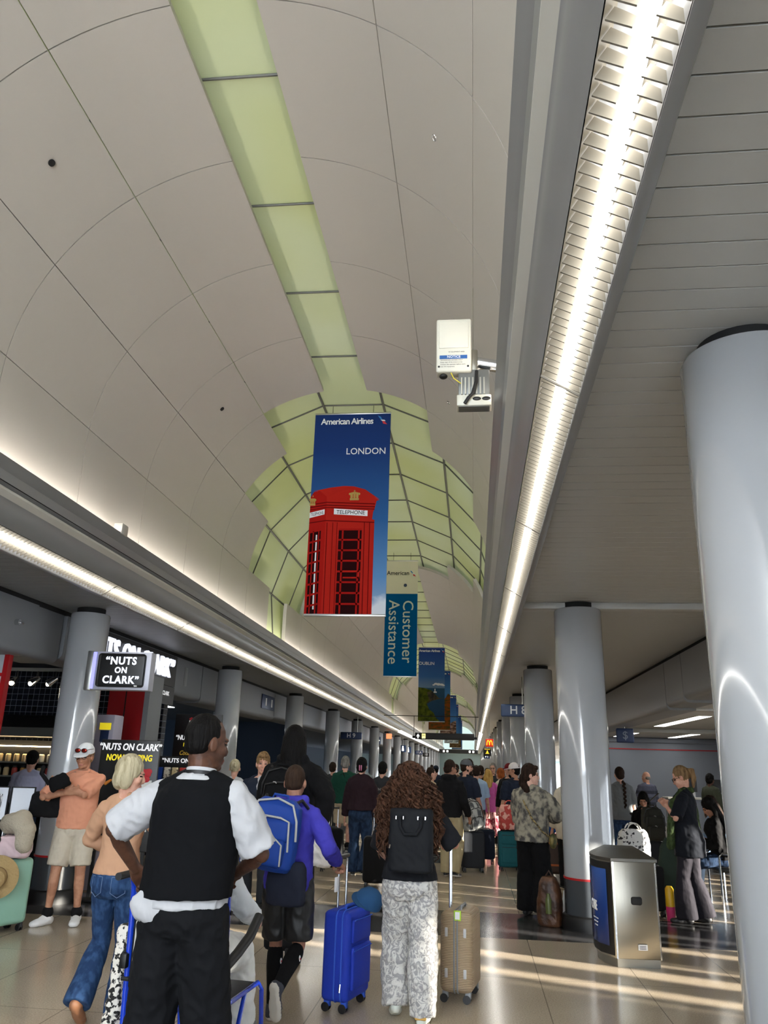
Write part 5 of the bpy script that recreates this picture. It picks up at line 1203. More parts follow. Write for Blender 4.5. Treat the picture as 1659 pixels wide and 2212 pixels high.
for z in (.20, .47):
    for yy in (-.07, .07): MB().bb(-.212, -.198, yy - .011, yy + .011, z - .03, z + .03).build('side_foot', mat('foot_clear', (190, 190, 190), .3), t, bevel=.004)
MB().box((-.205, -.015, .585), (.006, .055, .07)).build('luggage_tag', mat('tag_lime', (180, 214, 60), .5), t, bevel=.004); MB().box((-.209, -.015, .585), (.003, .035, .05)).build('tag_card', K_shoew, t, smooth=False)
suitcase('mint green hard suitcase with black band at the left edge of the picture', -4.60, 8.02, 66, .42, .26, .60, mat('case_mint', (150, 196, 176), .4), 1.0, M_plastic)
suitcase('teal soft suitcase under the red patterned bag', .60, 14.55, 6, .38, .25, .56, cloth('case_teal', (30, 92, 100), rough=.6), None, soft=True)
suitcase('black suitcase behind the curly haired woman, on her left', -1.36, 12.0, 4, .40, .25, .60, K_black, .98)
suitcase('black suitcase under the grey camouflage backpack', -.02, 14.2, 8, .38, .25, .56, K_dgrey, 1.0)
suitcase('small navy suitcase just right of the camouflage backpack', .20, 15.6, 0, .36, .24, .50, K_navy)
suitcase('dark brown suitcase with orange straps behind the marbled sweatshirt', 1.22, 13.9, 0, .50, .28, .58, mat('case_brown', (62, 46, 40), .5), straps=(.2, .52))
suitcase('black suitcase beside the grey haired man in green', -3.05, 16.6, 0, .40, .25, .62, K_black2, 1.02)
suitcase('black suitcase standing between the bin and the woman with the green scarf', 2.10, 10.72, 20, .36, .24, .50, K_black, None)
suitcase('grey suitcase with raised handle near the seated girl', 2.72, 13.0, 10, .38, .25, .62, K_dgrey, 1.12)
suitcase('black suitcase to the left of the maroon jacket', -2.28, 13.5, 0, .36, .24, .58, K_black, .95)

def soft_bag(name, label, cat, loc, rz, w, d, h, m, taper=.85, handles=0, vox=.012, wr=.008, rot=None, parts=None, bev=.05):
    t = thing(name, label, cat, loc, rz, rot=rot); mb = MB(); rings = []
    for z, k in ((0, .9), (.06 * h, 1), (.5 * h, 1.02), (.85 * h, lerp(1, taper, .6)), (h, taper * .8)):
        rings.append([(w / 2 * k * math.copysign(abs(cos(2 * pi * i / 28)) ** .6, cos(2 * pi * i / 28)), d / 2 * k * math.copysign(abs(sin(2 * pi * i / 28)) ** .6, sin(2 * pi * i / 28)), z) for i in range(28)])
    mb.loft(rings); remesh(mb, 'bag_body', m, t, vox, 5, wr)
    for i in range(handles):
        yy = (-1 if i == 0 else 1) * d * .25
        MB().tube([(-w * .22, yy, h * .92)] + [(-w * .22 * cos(pi * k / 8), yy, h * .95 + .09 * sin(pi * k / 8)) for k in range(9)] + [(w * .22, yy, h * .92)], .009, 8).build('handle', m, t)
    return t
def backpack(label, loc, rz, w, h, d, m, mz, roll=0, pitch=0, style='sport', loops=False):
    t = thing('backpack', label, 'backpack', loc, rot=(radians(pitch), radians(roll), radians(rz)))
    mb = MB(); rings = []
    prof = ((0, .86, .85), (.05, 1, 1), (.35, 1.02, 1.02), (.7, .98, .9), (.9, .88, .7), (1.0, .62, .42)) if style == 'sport' else ((0, .93, .95), (.04, 1, 1), (.5, 1, 1), (.93, .98, .9), (1.0, .9, .75))
    for z, k, kd in prof:
        rings.append([(w / 2 * k * math.copysign(abs(cos(2 * pi * i / 28)) ** .55, cos(2 * pi * i / 28)), d / 2 * kd * math.copysign(abs(sin(2 * pi * i / 28)) ** .55, sin(2 * pi * i / 28)) + d / 2 * (1 - kd) * .8, z * h) for i in range(28)])
    mb.loft(rings); remesh(mb, 'main_bag', m, t, .009, 3, .005)
    if style == 'sport': MB().bb(-w * .36, w * .36, -d / 2 - .05, -d / 2 + .04, h * .06, h * .45).build('lower_pocket', m, t, bevel=.035, seg=4)
    if style == 'sport':
        MB().bb(-w * .40, w * .40, -d / 2 - .015, -d / 2 + .05, h * .40, h * .72).build('upper_pocket', m, t, bevel=.035, seg=4)
        for nm, pts, r in (('pocket_zip', [(-.36 * w, -d / 2 - .052, h * .08), (-.33 * w, -d / 2 - .056, h * .38), (-.2 * w, -d / 2 - .056, h * .45), (.2 * w, -d / 2 - .056, h * .45), (.33 * w, -d / 2 - .056, h * .38), (.36 * w, -d / 2 - .052, h * .1)], .006),
                           ('pocket_zip', [(-.42 * w, -d / 2 - .012, h * .45), (-.36 * w, -d / 2 - .022, h * .70), (-.1 * w, -d / 2 - .022, h * .74), (.2 * w, -d / 2 - .022, h * .74), (.37 * w, -d / 2 - .022, h * .70), (.43 * w, -d / 2 - .012, h * .30)], .007),
                           ('main_zip', [(-.50 * w, -d * .30, h * .52), (-.47 * w, -d * .36, h * .72), (-.34 * w, -d * .26, h * .93), (0, -d * .10, h * 1.0), (.34 * w, -d * .26, h * .93), (.47 * w, -d * .36, h * .72), (.51 * w, -d * .30, h * .45)], .008)):
            MB().tube(pts, r, 8).build(nm, mz, t)
        for x, z in ((-.1, .455), (-.12, .75)): MB().tube([(x * w, -d / 2 - .062, z * h), (x * w + .02, -d / 2 - .068, z * h), (x * w + .03, -d / 2 - .062, z * h - .012)], .005, 6).build('zip_pull', mat('zip_ring_grey', (160, 160, 160), .4), t)
    MB().tube([(-.06, d * .2, h * .97), (-.05, d * .2, h * 1.05), (.05, d * .2, h * 1.05), (.06, d * .2, h * .97)], .009, 8).build('top_loop', m, t)
    for sx in (-1, 1):
        MB().tube([(sx * w * .28, d * .42, h * .96), (sx * w * .36, d * .62, h * 1.02), (sx * w * .46, d * .95, h * .92)], (.02, .006) if False else .012, 8).build('shoulder_strap', M_black, t)
    if loops:
        for y_ in (-d / 2 - .008,):
            MB().tube([(-.075, y_, h * .86), (-.07, y_ - .014, h * .72), (-.04, y_ - .02, h * .60), (.04, y_ - .02, h * .60), (.07, y_ - .014, h * .72), (.075, y_, h * .86)], .011, 8).build('carry_loop', m, t)
        for x in (-.10, -.05, .05, .10): MB().tube([(x, y_ - .006, h * .83), (x, y_ - .006, h * .88)], .005, 6).build('buckle', M_chrome, t)
        MB().tube([(-w * .46, y_ + .0, h * .38), (-w * .44, y_ - .012, h * .44)], .006, 6).build('zip_pull', M_chrome, t)
    return t
backpack('royal blue backpack with pale grey zips worn by the boy', (-1.405, 5.66, .95), -4, .37, .46, .20, cloth('pack_blue', (30, 66, 150), rough=.6, bump=.3, bump_scale=14), mat('zip_grey', (176, 178, 176), .5), roll=7, pitch=-4)

backpack('boxy black backpack worn by the curly haired woman', (-.43, 5.82, .955), 0, .31, .41, .13, cloth('pack_black', (20, 22, 26), rough=.7, bump=.25, bump_scale=14), M_black, style='box', loops=True)
backpack('black backpack worn by the tall person with dreadlocks', (-1.70, 7.22, 1.12), 0, .33, .48, .16, K_black2, M_black, style='sport')
backpack('grey camouflage backpack standing on a black suitcase', (.02, 14.1, .66), 30, .34, .46, .2, cloth('pack_camo', (190, 190, 186), (88, 90, 92), noise_scale=13, detail=5, lo=.44, hi=.54), M_black, roll=-12)
backpack('bright blue backpack standing on the brown suitcase', (1.12, 13.9, .66), 0, .42, .46, .2, cloth('pack_bright', (30, 74, 150)), mat('zip_white', (220, 220, 220), .5))
backpack('dark olive backpack on a suitcase before the seated girl', (2.62, 12.7, .70), 10, .32, .46, .2, cloth('pack_olive', (54, 54, 48)), M_black)
soft_bag('drawstring_bag', 'dark navy drawstring bag hanging below the blue backpack', 'bag', (-1.26, 5.70, .73), -4, .27, .14, .27, cloth('bag_navy', (36, 40, 54)), taper=.9)
soft_bag('plastic_bag', 'white plastic carrier bag hanging beside the tall person in black', 'bag', (-1.32, 7.22, .80), 0, .20, .14, .24, mat('plastic_white', (226, 222, 220), .35, bump=.6, bump_scale=18), taper=.6, wr=.014, handles=1)
soft_bag('tote_bag', 'red paisley bag standing on the teal suitcase', 'bag', (.60, 14.5, .65), 4, .34, .2, .40, mat('paisley_red', (226, 166, 150), .7, rgb2=(186, 62, 54), noise_scale=9, lo=.5, hi=.54, detail=2), taper=.95, handles=1)
soft_bag('tote_bag', 'white bag with black specks on a suitcase behind the steel bin', 'bag', (2.00, 10.9, .60), 10, .40, .18, .36, mat('speckled_white', (226, 224, 220), .7, rgb2=(40, 40, 44), noise_scale=22, lo=.41, hi=.44, detail=2), taper=.9, handles=2)
soft_bag('travel_bag', 'large dark green garment bag standing by the tunic woman', 'bag', (2.62, 11.35, 0), 0, .52, .26, .84, cloth('bag_green', (44, 56, 50)), taper=.7)
o = MB().box((2.66, 11.195, .30), (.12, .012, .10)).build('paper_label', mat('label_print', (220, 220, 216), .6, rgb2=(60, 60, 60), noise_scale=60, lo=.42, hi=.46)); tag(o, 'white printed label on the dark green garment bag', 'label')
soft_bag('shoulder_bag', 'black shoulder bag hanging at the hip of the orange polo', 'bag', (-4.52, 8.45, 1.02), 20, .34, .16, .26, K_black, taper=.95)
t = soft_bag('waist_pouch', 'black pouch held against the chest of the orange polo', 'bag', (-4.25, 8.19, 1.32), 16, .21, .08, .15, K_black2, taper=.8, vox=.009); t.rotation_euler = (0, radians(-28), radians(16))
MB().tube([(-.10, .02, .1), (-.14, .06, .24), (-.12, .16, .30)], .02, 8).build('strap', K_black, t)
t = soft_bag('rucksack', 'worn brown leather rucksack on the floor leaning at the right column', 'bag', (.84, 9.80, 0), -20, .27, .22, .50, mat('leather_brown', (92, 58, 36), .5, rgb2=(52, 32, 22), noise_scale=7, bump=.5, bump_scale=20), taper=.65)
MB().lathe([(.032, 0), (.034, .14), (.02, .17), (.02, .20)], n=16).build('bottle_pocket', mat('bottle_green', (90, 100, 50), .4), t).location = (.02, -.13, .14)
MB().tube([(-.05, 0, .48), (0, 0, .56), (.05, 0, .48)], .01, 8).build('top_loop', mat('leather_dark', (60, 36, 24), .5), t)
o = MB().prism([(0, 0), (.14, 0), (.10, .34), (.05, .30)], 0, .03, 'y').build('paper_bag', K_shoew, bevel=.004); o.location = (.99, 10.22, 0); tag(o, 'white paper bag corner behind the brown rucksack', 'bag')
t = thing('tumbler', 'tall yellow and pink flask standing beside the black suitcase', 'flask', (2.30, 10.50, 0))
MB().lathe([(.05, 0), (.052, .15)], n=20).build('pink_half', mat('flask_pink', (210, 50, 110), .4), t); MB().lathe([(.052, .15), (.05, .34), (.03, .37)], n=20).build('yellow_half', mat('flask_yellow', (226, 176, 30), .4), t)
# items on the mint suitcase
sw = MB(); sw.limb([(-4.66, 8.02, .98), (-4.52, 7.98, 1.0), (-4.43, 7.94, .93), (-4.42, 7.93, .80)], [.10, .12, .10, .085]); o = remesh(sw, 'sweater', mat('knit_beige', (190, 180, 160), .9, bump=.8, bump_scale=90), None, .011, 5, .008); tag(o, 'beige knitted sweater draped over the mint suitcase handle', 'sweater')
sw = MB(); sw.box((-4.55, 8.0, .775), (.24, .2, .2)); sw.ell((-4.46, 7.98, .78), (.1, .1, .12)); o = remesh(sw, 'pink_bag', cloth('cloth_pink', (222, 196, 200)), None, .012, 6, .01); tag(o, 'pale pink cloth bag on top of the mint suitcase', 'bag')
t = thing('straw_hat', 'wide straw sun hat hanging on the front of the mint suitcase', 'hat', (-4.545, 7.74, .52), rot=(radians(96), radians(10), radians(26)))
M_straw = mat('straw', (172, 146, 100), .8, bump=.5, bump_scale=60); MB().lathe([(.0, .10), (.06, .10), (.085, .08), (.10, .0)], n=28).build('crown', M_straw, t); MB().lathe([(.095, .004), (.20, -.006), (.20, -.012), (.095, -.004)], n=36).build('brim', M_straw, t); MB().lathe([(.101, .0), (.098, .022)], n=28, caps=False).build('hat_band', mat('band_tan', (130, 100, 66), .7), t)

# ---------------------------------------------------------------- wheelchair
t = thing('wheelchair', 'blue framed wheelchair pushed by the man in the black vest', 'wheelchair', (-1.50, 4.62, 0), -7)
M_wb = mat('frame_blue', (24, 62, 190), .25, spec=.6, coat=.5)
for sx in (-1, 1):
    MB().tube([(sx * .27, -.20, .14), (sx * .27, -.22, .50), (sx * .27, -.24, .86), (sx * .27, -.255, 1.0), (sx * .265, -.29, 1.05), (sx * .26, -.35, 1.07)], .0155, 12).build('upright', M_wb, t)
    MB().tube([(sx * .26, -.33, 1.068), (sx * .255, -.45, 1.068)], .019, 12).build('push_handle', M_black, t)
    MB().tube([(sx * .26, -.21, .46), (sx * .26, .28, .47), (sx * .255, .36, .42), (sx * .25, .42, .14)], .013, 10).build('side_frame', M_wb, t)
    MB().tube([(sx * .26, -.20, .15), (sx * .26, .34, .17)], .012, 10).build('lower_frame', M_wb, t)
    MB().tube([(sx * .26, -.05, .16), (sx * .26, .10, .46)], .012, 10).build('brace', M_wb, t)
    ar_ = MB().tube([(sx * .285, -.24, .66), (sx * .30, -.14, .70), (sx * .315, -.02, .76), (sx * .32, .08, .84)], .026, 12).build('armrest', M_black, t)
    MB().bb(sx * .28 - .02, sx * .28 + .02, -.27, -.21, .61, .68).build('hinge', M_black, t, bevel=.008)
    for z in (.56, .90): MB().tube([(sx * .27 - .022, -.235, z), (sx * .27 + .022, -.235, z)], .011, 10).build('bolt', M_black, t)
    for y, r, nm in ((-.20, .10, 'rear_wheel'), (.30, .09, 'front_wheel')):
        wb = MB(); wb.tube([(sx * .31 - .016, y, r), (sx * .31 + .016, y, r)], r, 28); o = wb.build(nm, M_tyre, t, bevel=.006); MB().tube([(sx * .31 - .019, y, r), (sx * .31 + .019, y, r)], r * .55, 20).build('hub', M_fascia_l, o)
    MB().bb(sx * .16 - .07, sx * .16 + .07, .46, .62, .12, .135).build('footplate', M_plastic, t, bevel=.004)
MB().bb(-.25, .25, -.245, -.215, .52, .93).build('back_sling', M_black, t, bevel=.01); MB().bb(-.25, .25, -.2, .28, .455, .475).build('seat', M_black, t, bevel=.008)
for z in (.30, .44): MB().tube([(-.26, -.21, z), (.26, -.21, z)], .011, 10).build('cross_bar', M_wb, t)
MB().bb(-.23, -.12, -.27, -.245, .56, .84).build('document_pocket', M_fascia_l, t, bevel=.01)
sc = MB()
for k in range(5): sc.limb([(-1.84 - .006 * k, 4.46 + .03 * (k % 3), .78), (-1.86 - .008 * (k % 2), 4.47 + .035 * (k % 3), .52), (-1.88 + .006 * k, 4.47 + .03 * (k % 2), .27 - .03 * (k % 2))], [.024, .03, .04])
o = remesh(sc, 'scarf', mat('leopard_print', (226, 220, 208), .8, rgb2=(22, 20, 20), noise_scale=44, lo=.46, hi=.52, detail=2), None, .011, 4, .014, 16); tag(o, 'black and white animal print cloth hanging from the wheelchair', 'scarf')

# ---------------------------------------------------------------- steel bin
t = thing('waste_bin', 'stainless steel waste bin with a blue poster side, before the second right column', 'bin', (0, 0, 0))
t.location = (1.25, 7.98, 0)
pl = [(0, 0), (.40, .02), (.42, .66), (-.07, .68), (-.115, .50), (-.125, .34), (-.10, .17)]
body_ = MB(); body_.prism(pl, .07, .865, 'z').build('body', M_steel, t, bevel=.008, ang=30)
MB().prism([(x * .93 + .012, y * .95 + .02) for x, y in pl], 0, .07, 'z').build('plinth', mat('plinth_steel', (150, 148, 140), .35, metal=.8), t)
cx, cy = .16, .36; lid = MB(); n = len(pl)
lo_ = [((x - cx) * 1.04 + cx, (y - cy) * 1.04 + cy, .865) for x, y in pl]; mi = [(p[0], p[1], .89) for p in lo_]; hi = [((x - cx) * .55 + cx, (y - cy) * .55 + cy + .05, .955) for x, y in pl]
lid.loft([lo_, mi, hi]); lid.build('lid', mat('lid_steel', (120, 118, 112), .35, metal=.9), t, ang=20)
MB().bb(.155, .255, -.006, .03, -.0 + .505, .575).build('slot', M_dark, t, bevel=.02, seg=3)
for x in (.012, .392): MB().bb(x - .006, x + .006, -.004 + x * .05, .012 + x * .05, .07, .86).build('corner_trim', M_chrome, t, smooth=False)
MB().bb(.195, .275, .0, .011, .145, .19).build('sticker', K_shoew, t, smooth=False)
for k in range(3): MB().bb(.205, .262, -.0012, .0, .154 + .011 * k, .158 + .011 * k).build('sticker_line', M_ink_b, t, smooth=False)
M_post = ramp_mat('bin_poster', [(0, (40, 48, 84)), (.5, (30, 60, 130)), (1, (56, 90, 160))], .12, .80, .12)
q = [(-.006, .012), (-.104, .165), (-.131, .34), (-.121, .505), (-.082, .66)]
def sheet(q, o, z0, z1):
    m_ = MB(); m_.add([(x - o, y, z) for z in (z0, z1) for x, y in q], [(k, k + 1, len(q) + k + 1, len(q) + k) for k in range(len(q) - 1)]); return m_
sheet(q, .004, .09, .85).build('poster_frame', M_black, t, ang=60); sheet([(lerp(q[0][0], q[1][0], .3), lerp(q[0][1], q[1][1], .3)), q[1], q[2], q[3]], .009, .16, .79).build('poster', M_post, t, ang=60)
text('CARE', .115, M_ink_w, t, (-.142, .20, .47), (pi / 2, 0, radians(-83)), bold=.02, sx=.62)
for i in range(3): MB().box((-.13, .22, .36 - .03 * i), (.004, .14 - .03 * i, .008), Matrix.Rotation(radians(8), 3, 'Z')).build('poster_line', M_ink_w, t, smooth=False)

# ---------------------------------------------------------------- gate seats and desk
for i, (x, y, rz, wd) in enumerate(((3.55, 12.25, 90, 'under the woman with the bottle'), (3.85, 13.3, 96, 'under the woman in light blue'), (2.88, 14.62, 170, 'under the seated girl'), (4.3, 11.3, 90, 'nearest the big column'))):
    t = thing('lounge_chair', 'dark lounge seat on chrome legs ' + wd, 'chair', (x, y, 0), rz, group='gate lounge seats')
    MB().bb(-.26, .26, -.24, .26, .38, .44).build('seat', M_black, t, bevel=.02, seg=3); MB().box((0, -.27, .70), (.52, .05, .56), Matrix.Rotation(radians(-10), 3, 'X')).build('backrest', M_black, t, bevel=.02, seg=3)
    for sx in (-1, 1):
        MB().tube([(sx * .29, -.25, .62), (sx * .29, .2, .62), (sx * .29, .24, .58), (sx * .29, .24, 0)], .014, 8).build('arm', M_chrome, t); MB().tube([(sx * .25, -.22, .39), (sx * .27, -.24, 0)], .014, 8).build('leg', M_chrome, t)
t = thing('gate_desk', 'pale gate desk near the far wall, with dark screens on it', 'desk', (5.6, 20.9, 0))
MB().bb(-.9, 1.6, -.25, .25, 0, 1.05).build('body', M_gate, t, bevel=.01); MB().bb(-.95, 1.65, -.3, .3, 1.05, 1.09).build('worktop', M_fascia_l, t, bevel=.008)
for x, lab in ((5.2, 'left of the dark knit hat'), (5.85, 'right of the dark knit hat')):
    t = thing('monitor', 'black monitor on the gate desk, ' + lab, 'screen', (x, 20.85, 1.09)); MB().box((0, 0, .28), (.42, .04, .30)).build('screen', M_black, t, bevel=.01); MB().lathe([(.08, 0), (.08, .012), (.02, .02), (.02, .16)], n=16).build('stand', M_black, t)
t = thing('kiosk', 'tall slim white kiosk post behind the gate desk', 'kiosk', (5.45, 21.6, 0)); MB().bb(-.09, .09, -.06, .06, 0, 1.72).build('post', K_shoew, t, bevel=.01); MB().bb(-.03, .06, -.065, -.06, 1.3, 1.68).build('screen', M_black, t, smooth=False)
# ---------------------------------------------------------------- popcorn shop on the left
M_letter = mat('letter_glow', (236, 240, 255), emit=.5); M_yel = mat('letter_yellow', (236, 214, 40), .5, emit=.25); M_wl = mat('letter_white', (236, 236, 238), .5, emit=.25)
M_boardk = mat('board_black', (17, 17, 18), .4); M_tile = bpy.data.materials.new('black_tiles'); M_tile.use_nodes = True
nt = M_tile.node_tree; b = nt.nodes['Principled BSDF']; bt = nt.nodes.new('ShaderNodeTexBrick'); bt.offset = 0; bt.inputs['Scale'].default_value = 1; bt.inputs['Brick Width'].default_value = .11; bt.inputs['Row Height'].default_value = .11; bt.inputs['Mortar Size'].default_value = .004
bt.inputs['Color1'].default_value = (*lin((24, 28, 38)), 1); bt.inputs['Color2'].default_value = (*lin((30, 34, 46)), 1); bt.inputs['Mortar'].default_value = (*lin((150, 156, 170)), 1)
tc = nt.nodes.new('ShaderNodeTexCoord'); mp = nt.nodes.new('ShaderNodeMapping'); mp.inputs['Rotation'].default_value = (pi / 2, 0, 0); nt.links.new(tc.outputs['Object'], mp.inputs[0]); nt.links.new(mp.outputs[0], bt.inputs['Vector']); nt.links.new(bt.outputs['Color'], b.inputs['Base Color']); b.inputs['Roughness'].default_value = .2
# shop shell
struct(MB().bb(-11.5, -5.75, 14.5, 14.7, 0, 3.2).build('wall_shop', M_tile, smooth=False))
pr = MB(); pr.bb(-6.6, -5.66, 9.05, 9.13, 0, 2.8); pr.mi = 1; pr.bb(-5.66, -5.60, 9.03, 9.12, 0, 2.82); pr.bb(-6.6, -5.66, 9.03, 9.05, 2.54, 2.58); pr.mi = 2; pr.bb(-6.6, -5.9, 9.02, 9.05, 0, 2.3)
struct(pr.build('trim_12', [mat('pier_panel', (190, 196, 204), .35), M_red, mat('pier_glass', (150, 160, 160), .15)], smooth=False))
rp = MB(); rp.bb(-5.06, -4.80, 11.0, 11.5, 0, 2.85); rp.mi = 1; rp.bb(-4.80, -4.78, 11.0, 11.5, 0, 2.85); rp.mi = 0; rp.bb(-4.78, -4.50, 11.0, 11.5, 0, 2.85); rp.mi = 2; rp.bb(-4.50, -4.42, 11.0, 11.5, 0, 2.85)
for p in (rp,): p.v = [(x - .42, y + .6, z) for x, y, z in p.v]
struct(rp.build('trim_13', [mat('pillar_red', (150, 22, 26), .3), M_dark, M_beam], smooth=False))
# column sign box
t = thing('shop_sign', 'lit square black shop sign fixed to the nearest left column', 'sign', (-4.30, 9.42, 2.43), 4)
MB().bb(-.37, .36, -.09, .09, 0, .46).build('case', mat('sign_case_silver', (186, 188, 200), .45, metal=.2, bump=.05, bump_scale=90), t, bevel=.006); MB().bb(-.46, -.37, -.06, .06, -.01, .47).build('bracket', M_metal, t, bevel=.01)
MB().bb(-.37, -.33, -.094, -.09, .01, .45).build('edge_glow', mat('edge_violet', (120, 120, 250), emit=1.0), t, smooth=False)
MB().bb(-.29, .30, -.10, -.09, .03, .435).build('panel', M_boardk, t, bevel=.035, seg=4)
for s_, x, z, sz in (('\u201cNUTS', -.01, .345, .128), ('ON', 0, .232, .10), ('CLARK\u201d', 0.01, .115, .125)): text(s_, sz, M_letter, t, (x, -.105, z), bold=.03, sx=.94, spacing=1.12)
text('TM', .03, M_wl, t, (.2, -.103, .045))
# letters on the beam
t = thing('shop_letters', 'large white lit shop letters on a black panel on the left beam', 'sign', (-5.40, 12.0, 3.16))
MB().bb(-.02, .01, -1.9, 2.0, -.28, .26).build('backing', M_boardk, t, smooth=False)
text('\u201cNUTS ON CLARK\u201d', .46, M_letter, t, (.04, .05, .0), (pi / 2, 0, pi / 2), ext=.02, bold=.012, sx=.84, spacing=1.06)
MB().bb(-.02, .012, 1.0, 2.0, -.60, -.29).build('sub_panel', M_boardk, t, smooth=False); text('ON CLARK', .10, M_wl, t, (.02, 1.5, -.42), (pi / 2, 0, pi / 2), bold=.02)
# free-standing posters
def poster(label, x, y, rz, w, z0, z1, rows, box=None):
    t = thing('poster_stand', label, 'poster', (x, y, 0), rz)
    MB().bb(-w / 2, w / 2, -.02, .02, z0, z1).build('board', M_boardk, t, bevel=.008); 
    for sx in (-1, 1): MB().bb(sx * w * .4 - .02, sx * w * .4 + .02, -.015, .015, .03, z0).build('leg', M_black, t, smooth=False)
    MB().bb(-w * .45, w * .45, -.2, .2, 0, .03).build('foot', M_black, t, bevel=.008)
    for s_, sz, m, dx, z, sh in rows: text(s_, sz, m, t, (dx, -.024, z), bold=.026, shear=sh, sx=.80)
    if box:
        bx_, bz, bw, bh = box
        MB().bb(bx_ - bw / 2, bx_ + bw / 2, -.026, -.02, bz, bz + bh).build('carton_print', mat('carton_white', (226, 226, 222), .5), t, smooth=False); MB().bb(bx_ - bw * .46, bx_ + bw * .5, -.028, -.026, bz + bh * .08, bz + bh * .80).build('carton_panel', M_boardk, t, smooth=False)
        for i, (s_, k) in enumerate((('NUTS', .62), ('ON', .46), ('CLARK', .3), ('POPCORN', .14))): text(s_, bw * (.30 if i < 3 else .17), M_wl, t, (bx_ + bw * .02, -.031, bz + bh * k), bold=.02)
        pp = MB(); rr = random.Random(4)
        for i in range(26): pp.ell((bx_ + rr.uniform(-.45, .45) * bw, -.028, bz + bh + rr.uniform(0, .2) * bh), (bw * .10, .006, bw * .09), n=8)
        pp.build('popcorn_print', mat('popcorn_red', (196, 40, 52), .6), t)
    return t
t = poster('tall black poster stand reading NOW POPPING in yellow, behind the blonde woman', -4.33, 9.98, 4, .76, .55, 1.86, [('\u201cNUTS ON CLARK\u201d', .115, M_wl, 0, 1.77, .12), ('NOW POPPING', .105, M_yel, 0, 1.64, .1)], (.12, .78, .40, .60))
for x, z in ((-.26, 1.33), (-.29, 1.06)): MB().limb([(x, -.026, z), (x + .06, -.026, z + .04)], [.022, .014]).build('pretzel_print', mat('print_orange', (226, 140, 50), .6), t)
t = poster('black poster stand with popcorn carton behind the head of the man in the vest', -4.52, 13.0, 0, .80, .9, 2.36, [('\u201cNUTS ON CLARK\u201d', .105, M_wl, 0, 1.98, .1), ('NOW POPPING', .08, M_yel, 0, 1.87, .1), ('Cookie', .10, mat('ink_gold', (206, 170, 60), .5), -.16, 1.74, .3), ('CRUNCHY', .05, M_wl, -.06, 1.66, .1), ('POPCORN MIX', .05, M_wl, -.12, 1.58, .1), ('&', .06, M_wl, -.06, 1.50, 0), ('Cookie', .10, MATS['ink_gold'], -.16, 1.40, .3), ('POPCORN', .05, M_wl, -.1, 1.31, .1)], (-.08, 2.06, .16, .2))
# snack display rack
t = thing('display_rack', 'black snack display rack between the blonde woman and the man in vest', 'rack', (-4.08, 11.3, 0), 0)
MB().bb(-.42, .42, .12, .16, 0, 1.56).build('back_panel', M_boardk, t, smooth=False); MB().bb(-.42, .42, .08, .12, 1.56, 1.68).build('header', M_boardk, t, smooth=False); text('\u201cNUTS ON CLARK\u201d', .085, M_wl, t, (0, .076, 1.62), bold=.02)
for z in (.1, .45, .80, 1.08, 1.34): MB().bb(-.42, .42, -.14, .12, z - .02, z).build('shelf', M_boardk, t, smooth=False)
cols = ('white', 'orange', 'cream', 'blue', 'red'); rgbs = ((226, 220, 206), (220, 120, 50), (216, 196, 150), (50, 80, 130), (190, 50, 44)); names_z = {.1: 'lowest', .45: 'second', .80: 'third', 1.08: 'fourth', 1.34: 'top'}
for z in (.45, .80, 1.08, 1.34):
    for i in range(7):
        c = (i * 2 + int(z * 10)) % 5
        o = MB().bb(-.045, .045, -.03, .03, 0, .19).build('snack_pack', mat('pack_' + cols[c], rgbs[c], .4, rgb2=(40, 36, 34), noise_scale=30, lo=.40, hi=.44, detail=1), bevel=.012); o.location = (-4.08 - .34 + .113 * i, 11.26, z)
        tag(o, '%s snack pack on the %s shelf of the black display rack' % (cols[c], names_z[z]), 'snack', 'snack packs on the display rack, %s %s' % (cols[c], names_z[z]))
t = thing('vending_box', 'pale violet grey machine with yellow sticker beside the red pillar', 'machine', (-5.06, 10.75, 0)); MB().bb(-.18, .18, -.15, .15, 0, 2.2).build('cabinet', mat('machine_lilac', (164, 160, 178), .4), t, bevel=.02)
MB().bb(-.02, .14, -.156, -.15, 2.0, 2.09).build('sticker', M_yel, t, smooth=False); MB().bb(.0, .12, -.156, -.15, 1.84, 1.99).build('sticker', M_blue, t, smooth=False)
# back of the shop: canopy, counters, lit shelves with jars, track lights
t = thing('canopy_hood', 'stainless steel canopy over the shop counter at the far left', 'hood', (-8.1, 14.0, 0)); MB().prism([(13.4 - 14, 1.95), (.48, 1.95), (.48, 2.32), (-.3, 2.32), (-.6, 2.1)], -1.6, 1.9, 'x').build('canopy', M_steel, t, ang=20)
t = thing('shelf_unit', 'lit black shelf unit full of jars at the back of the shop', 'shelf', (-8.0, 14.25, 0)); MB().bb(-1.3, 1.6, .1, .22, 0, 1.9).build('back_panel', M_boardk, t, smooth=False)
for z in (.5, .9, 1.28, 1.52): MB().bb(-1.3, 1.6, -.18, .1, z - .025, z).build('shelf', M_steel, t, smooth=False)
MB().bb(-1.3, 1.6, -.17, -.13, 1.78, 1.80).build('shelf_lamp', mat('warm_lamp', (255, 226, 180), emit=9), t, smooth=False)
jr = ((226, 200, 150), (190, 60, 50), (206, 150, 70), (230, 226, 210)); jn = ('cream', 'red', 'amber', 'white')
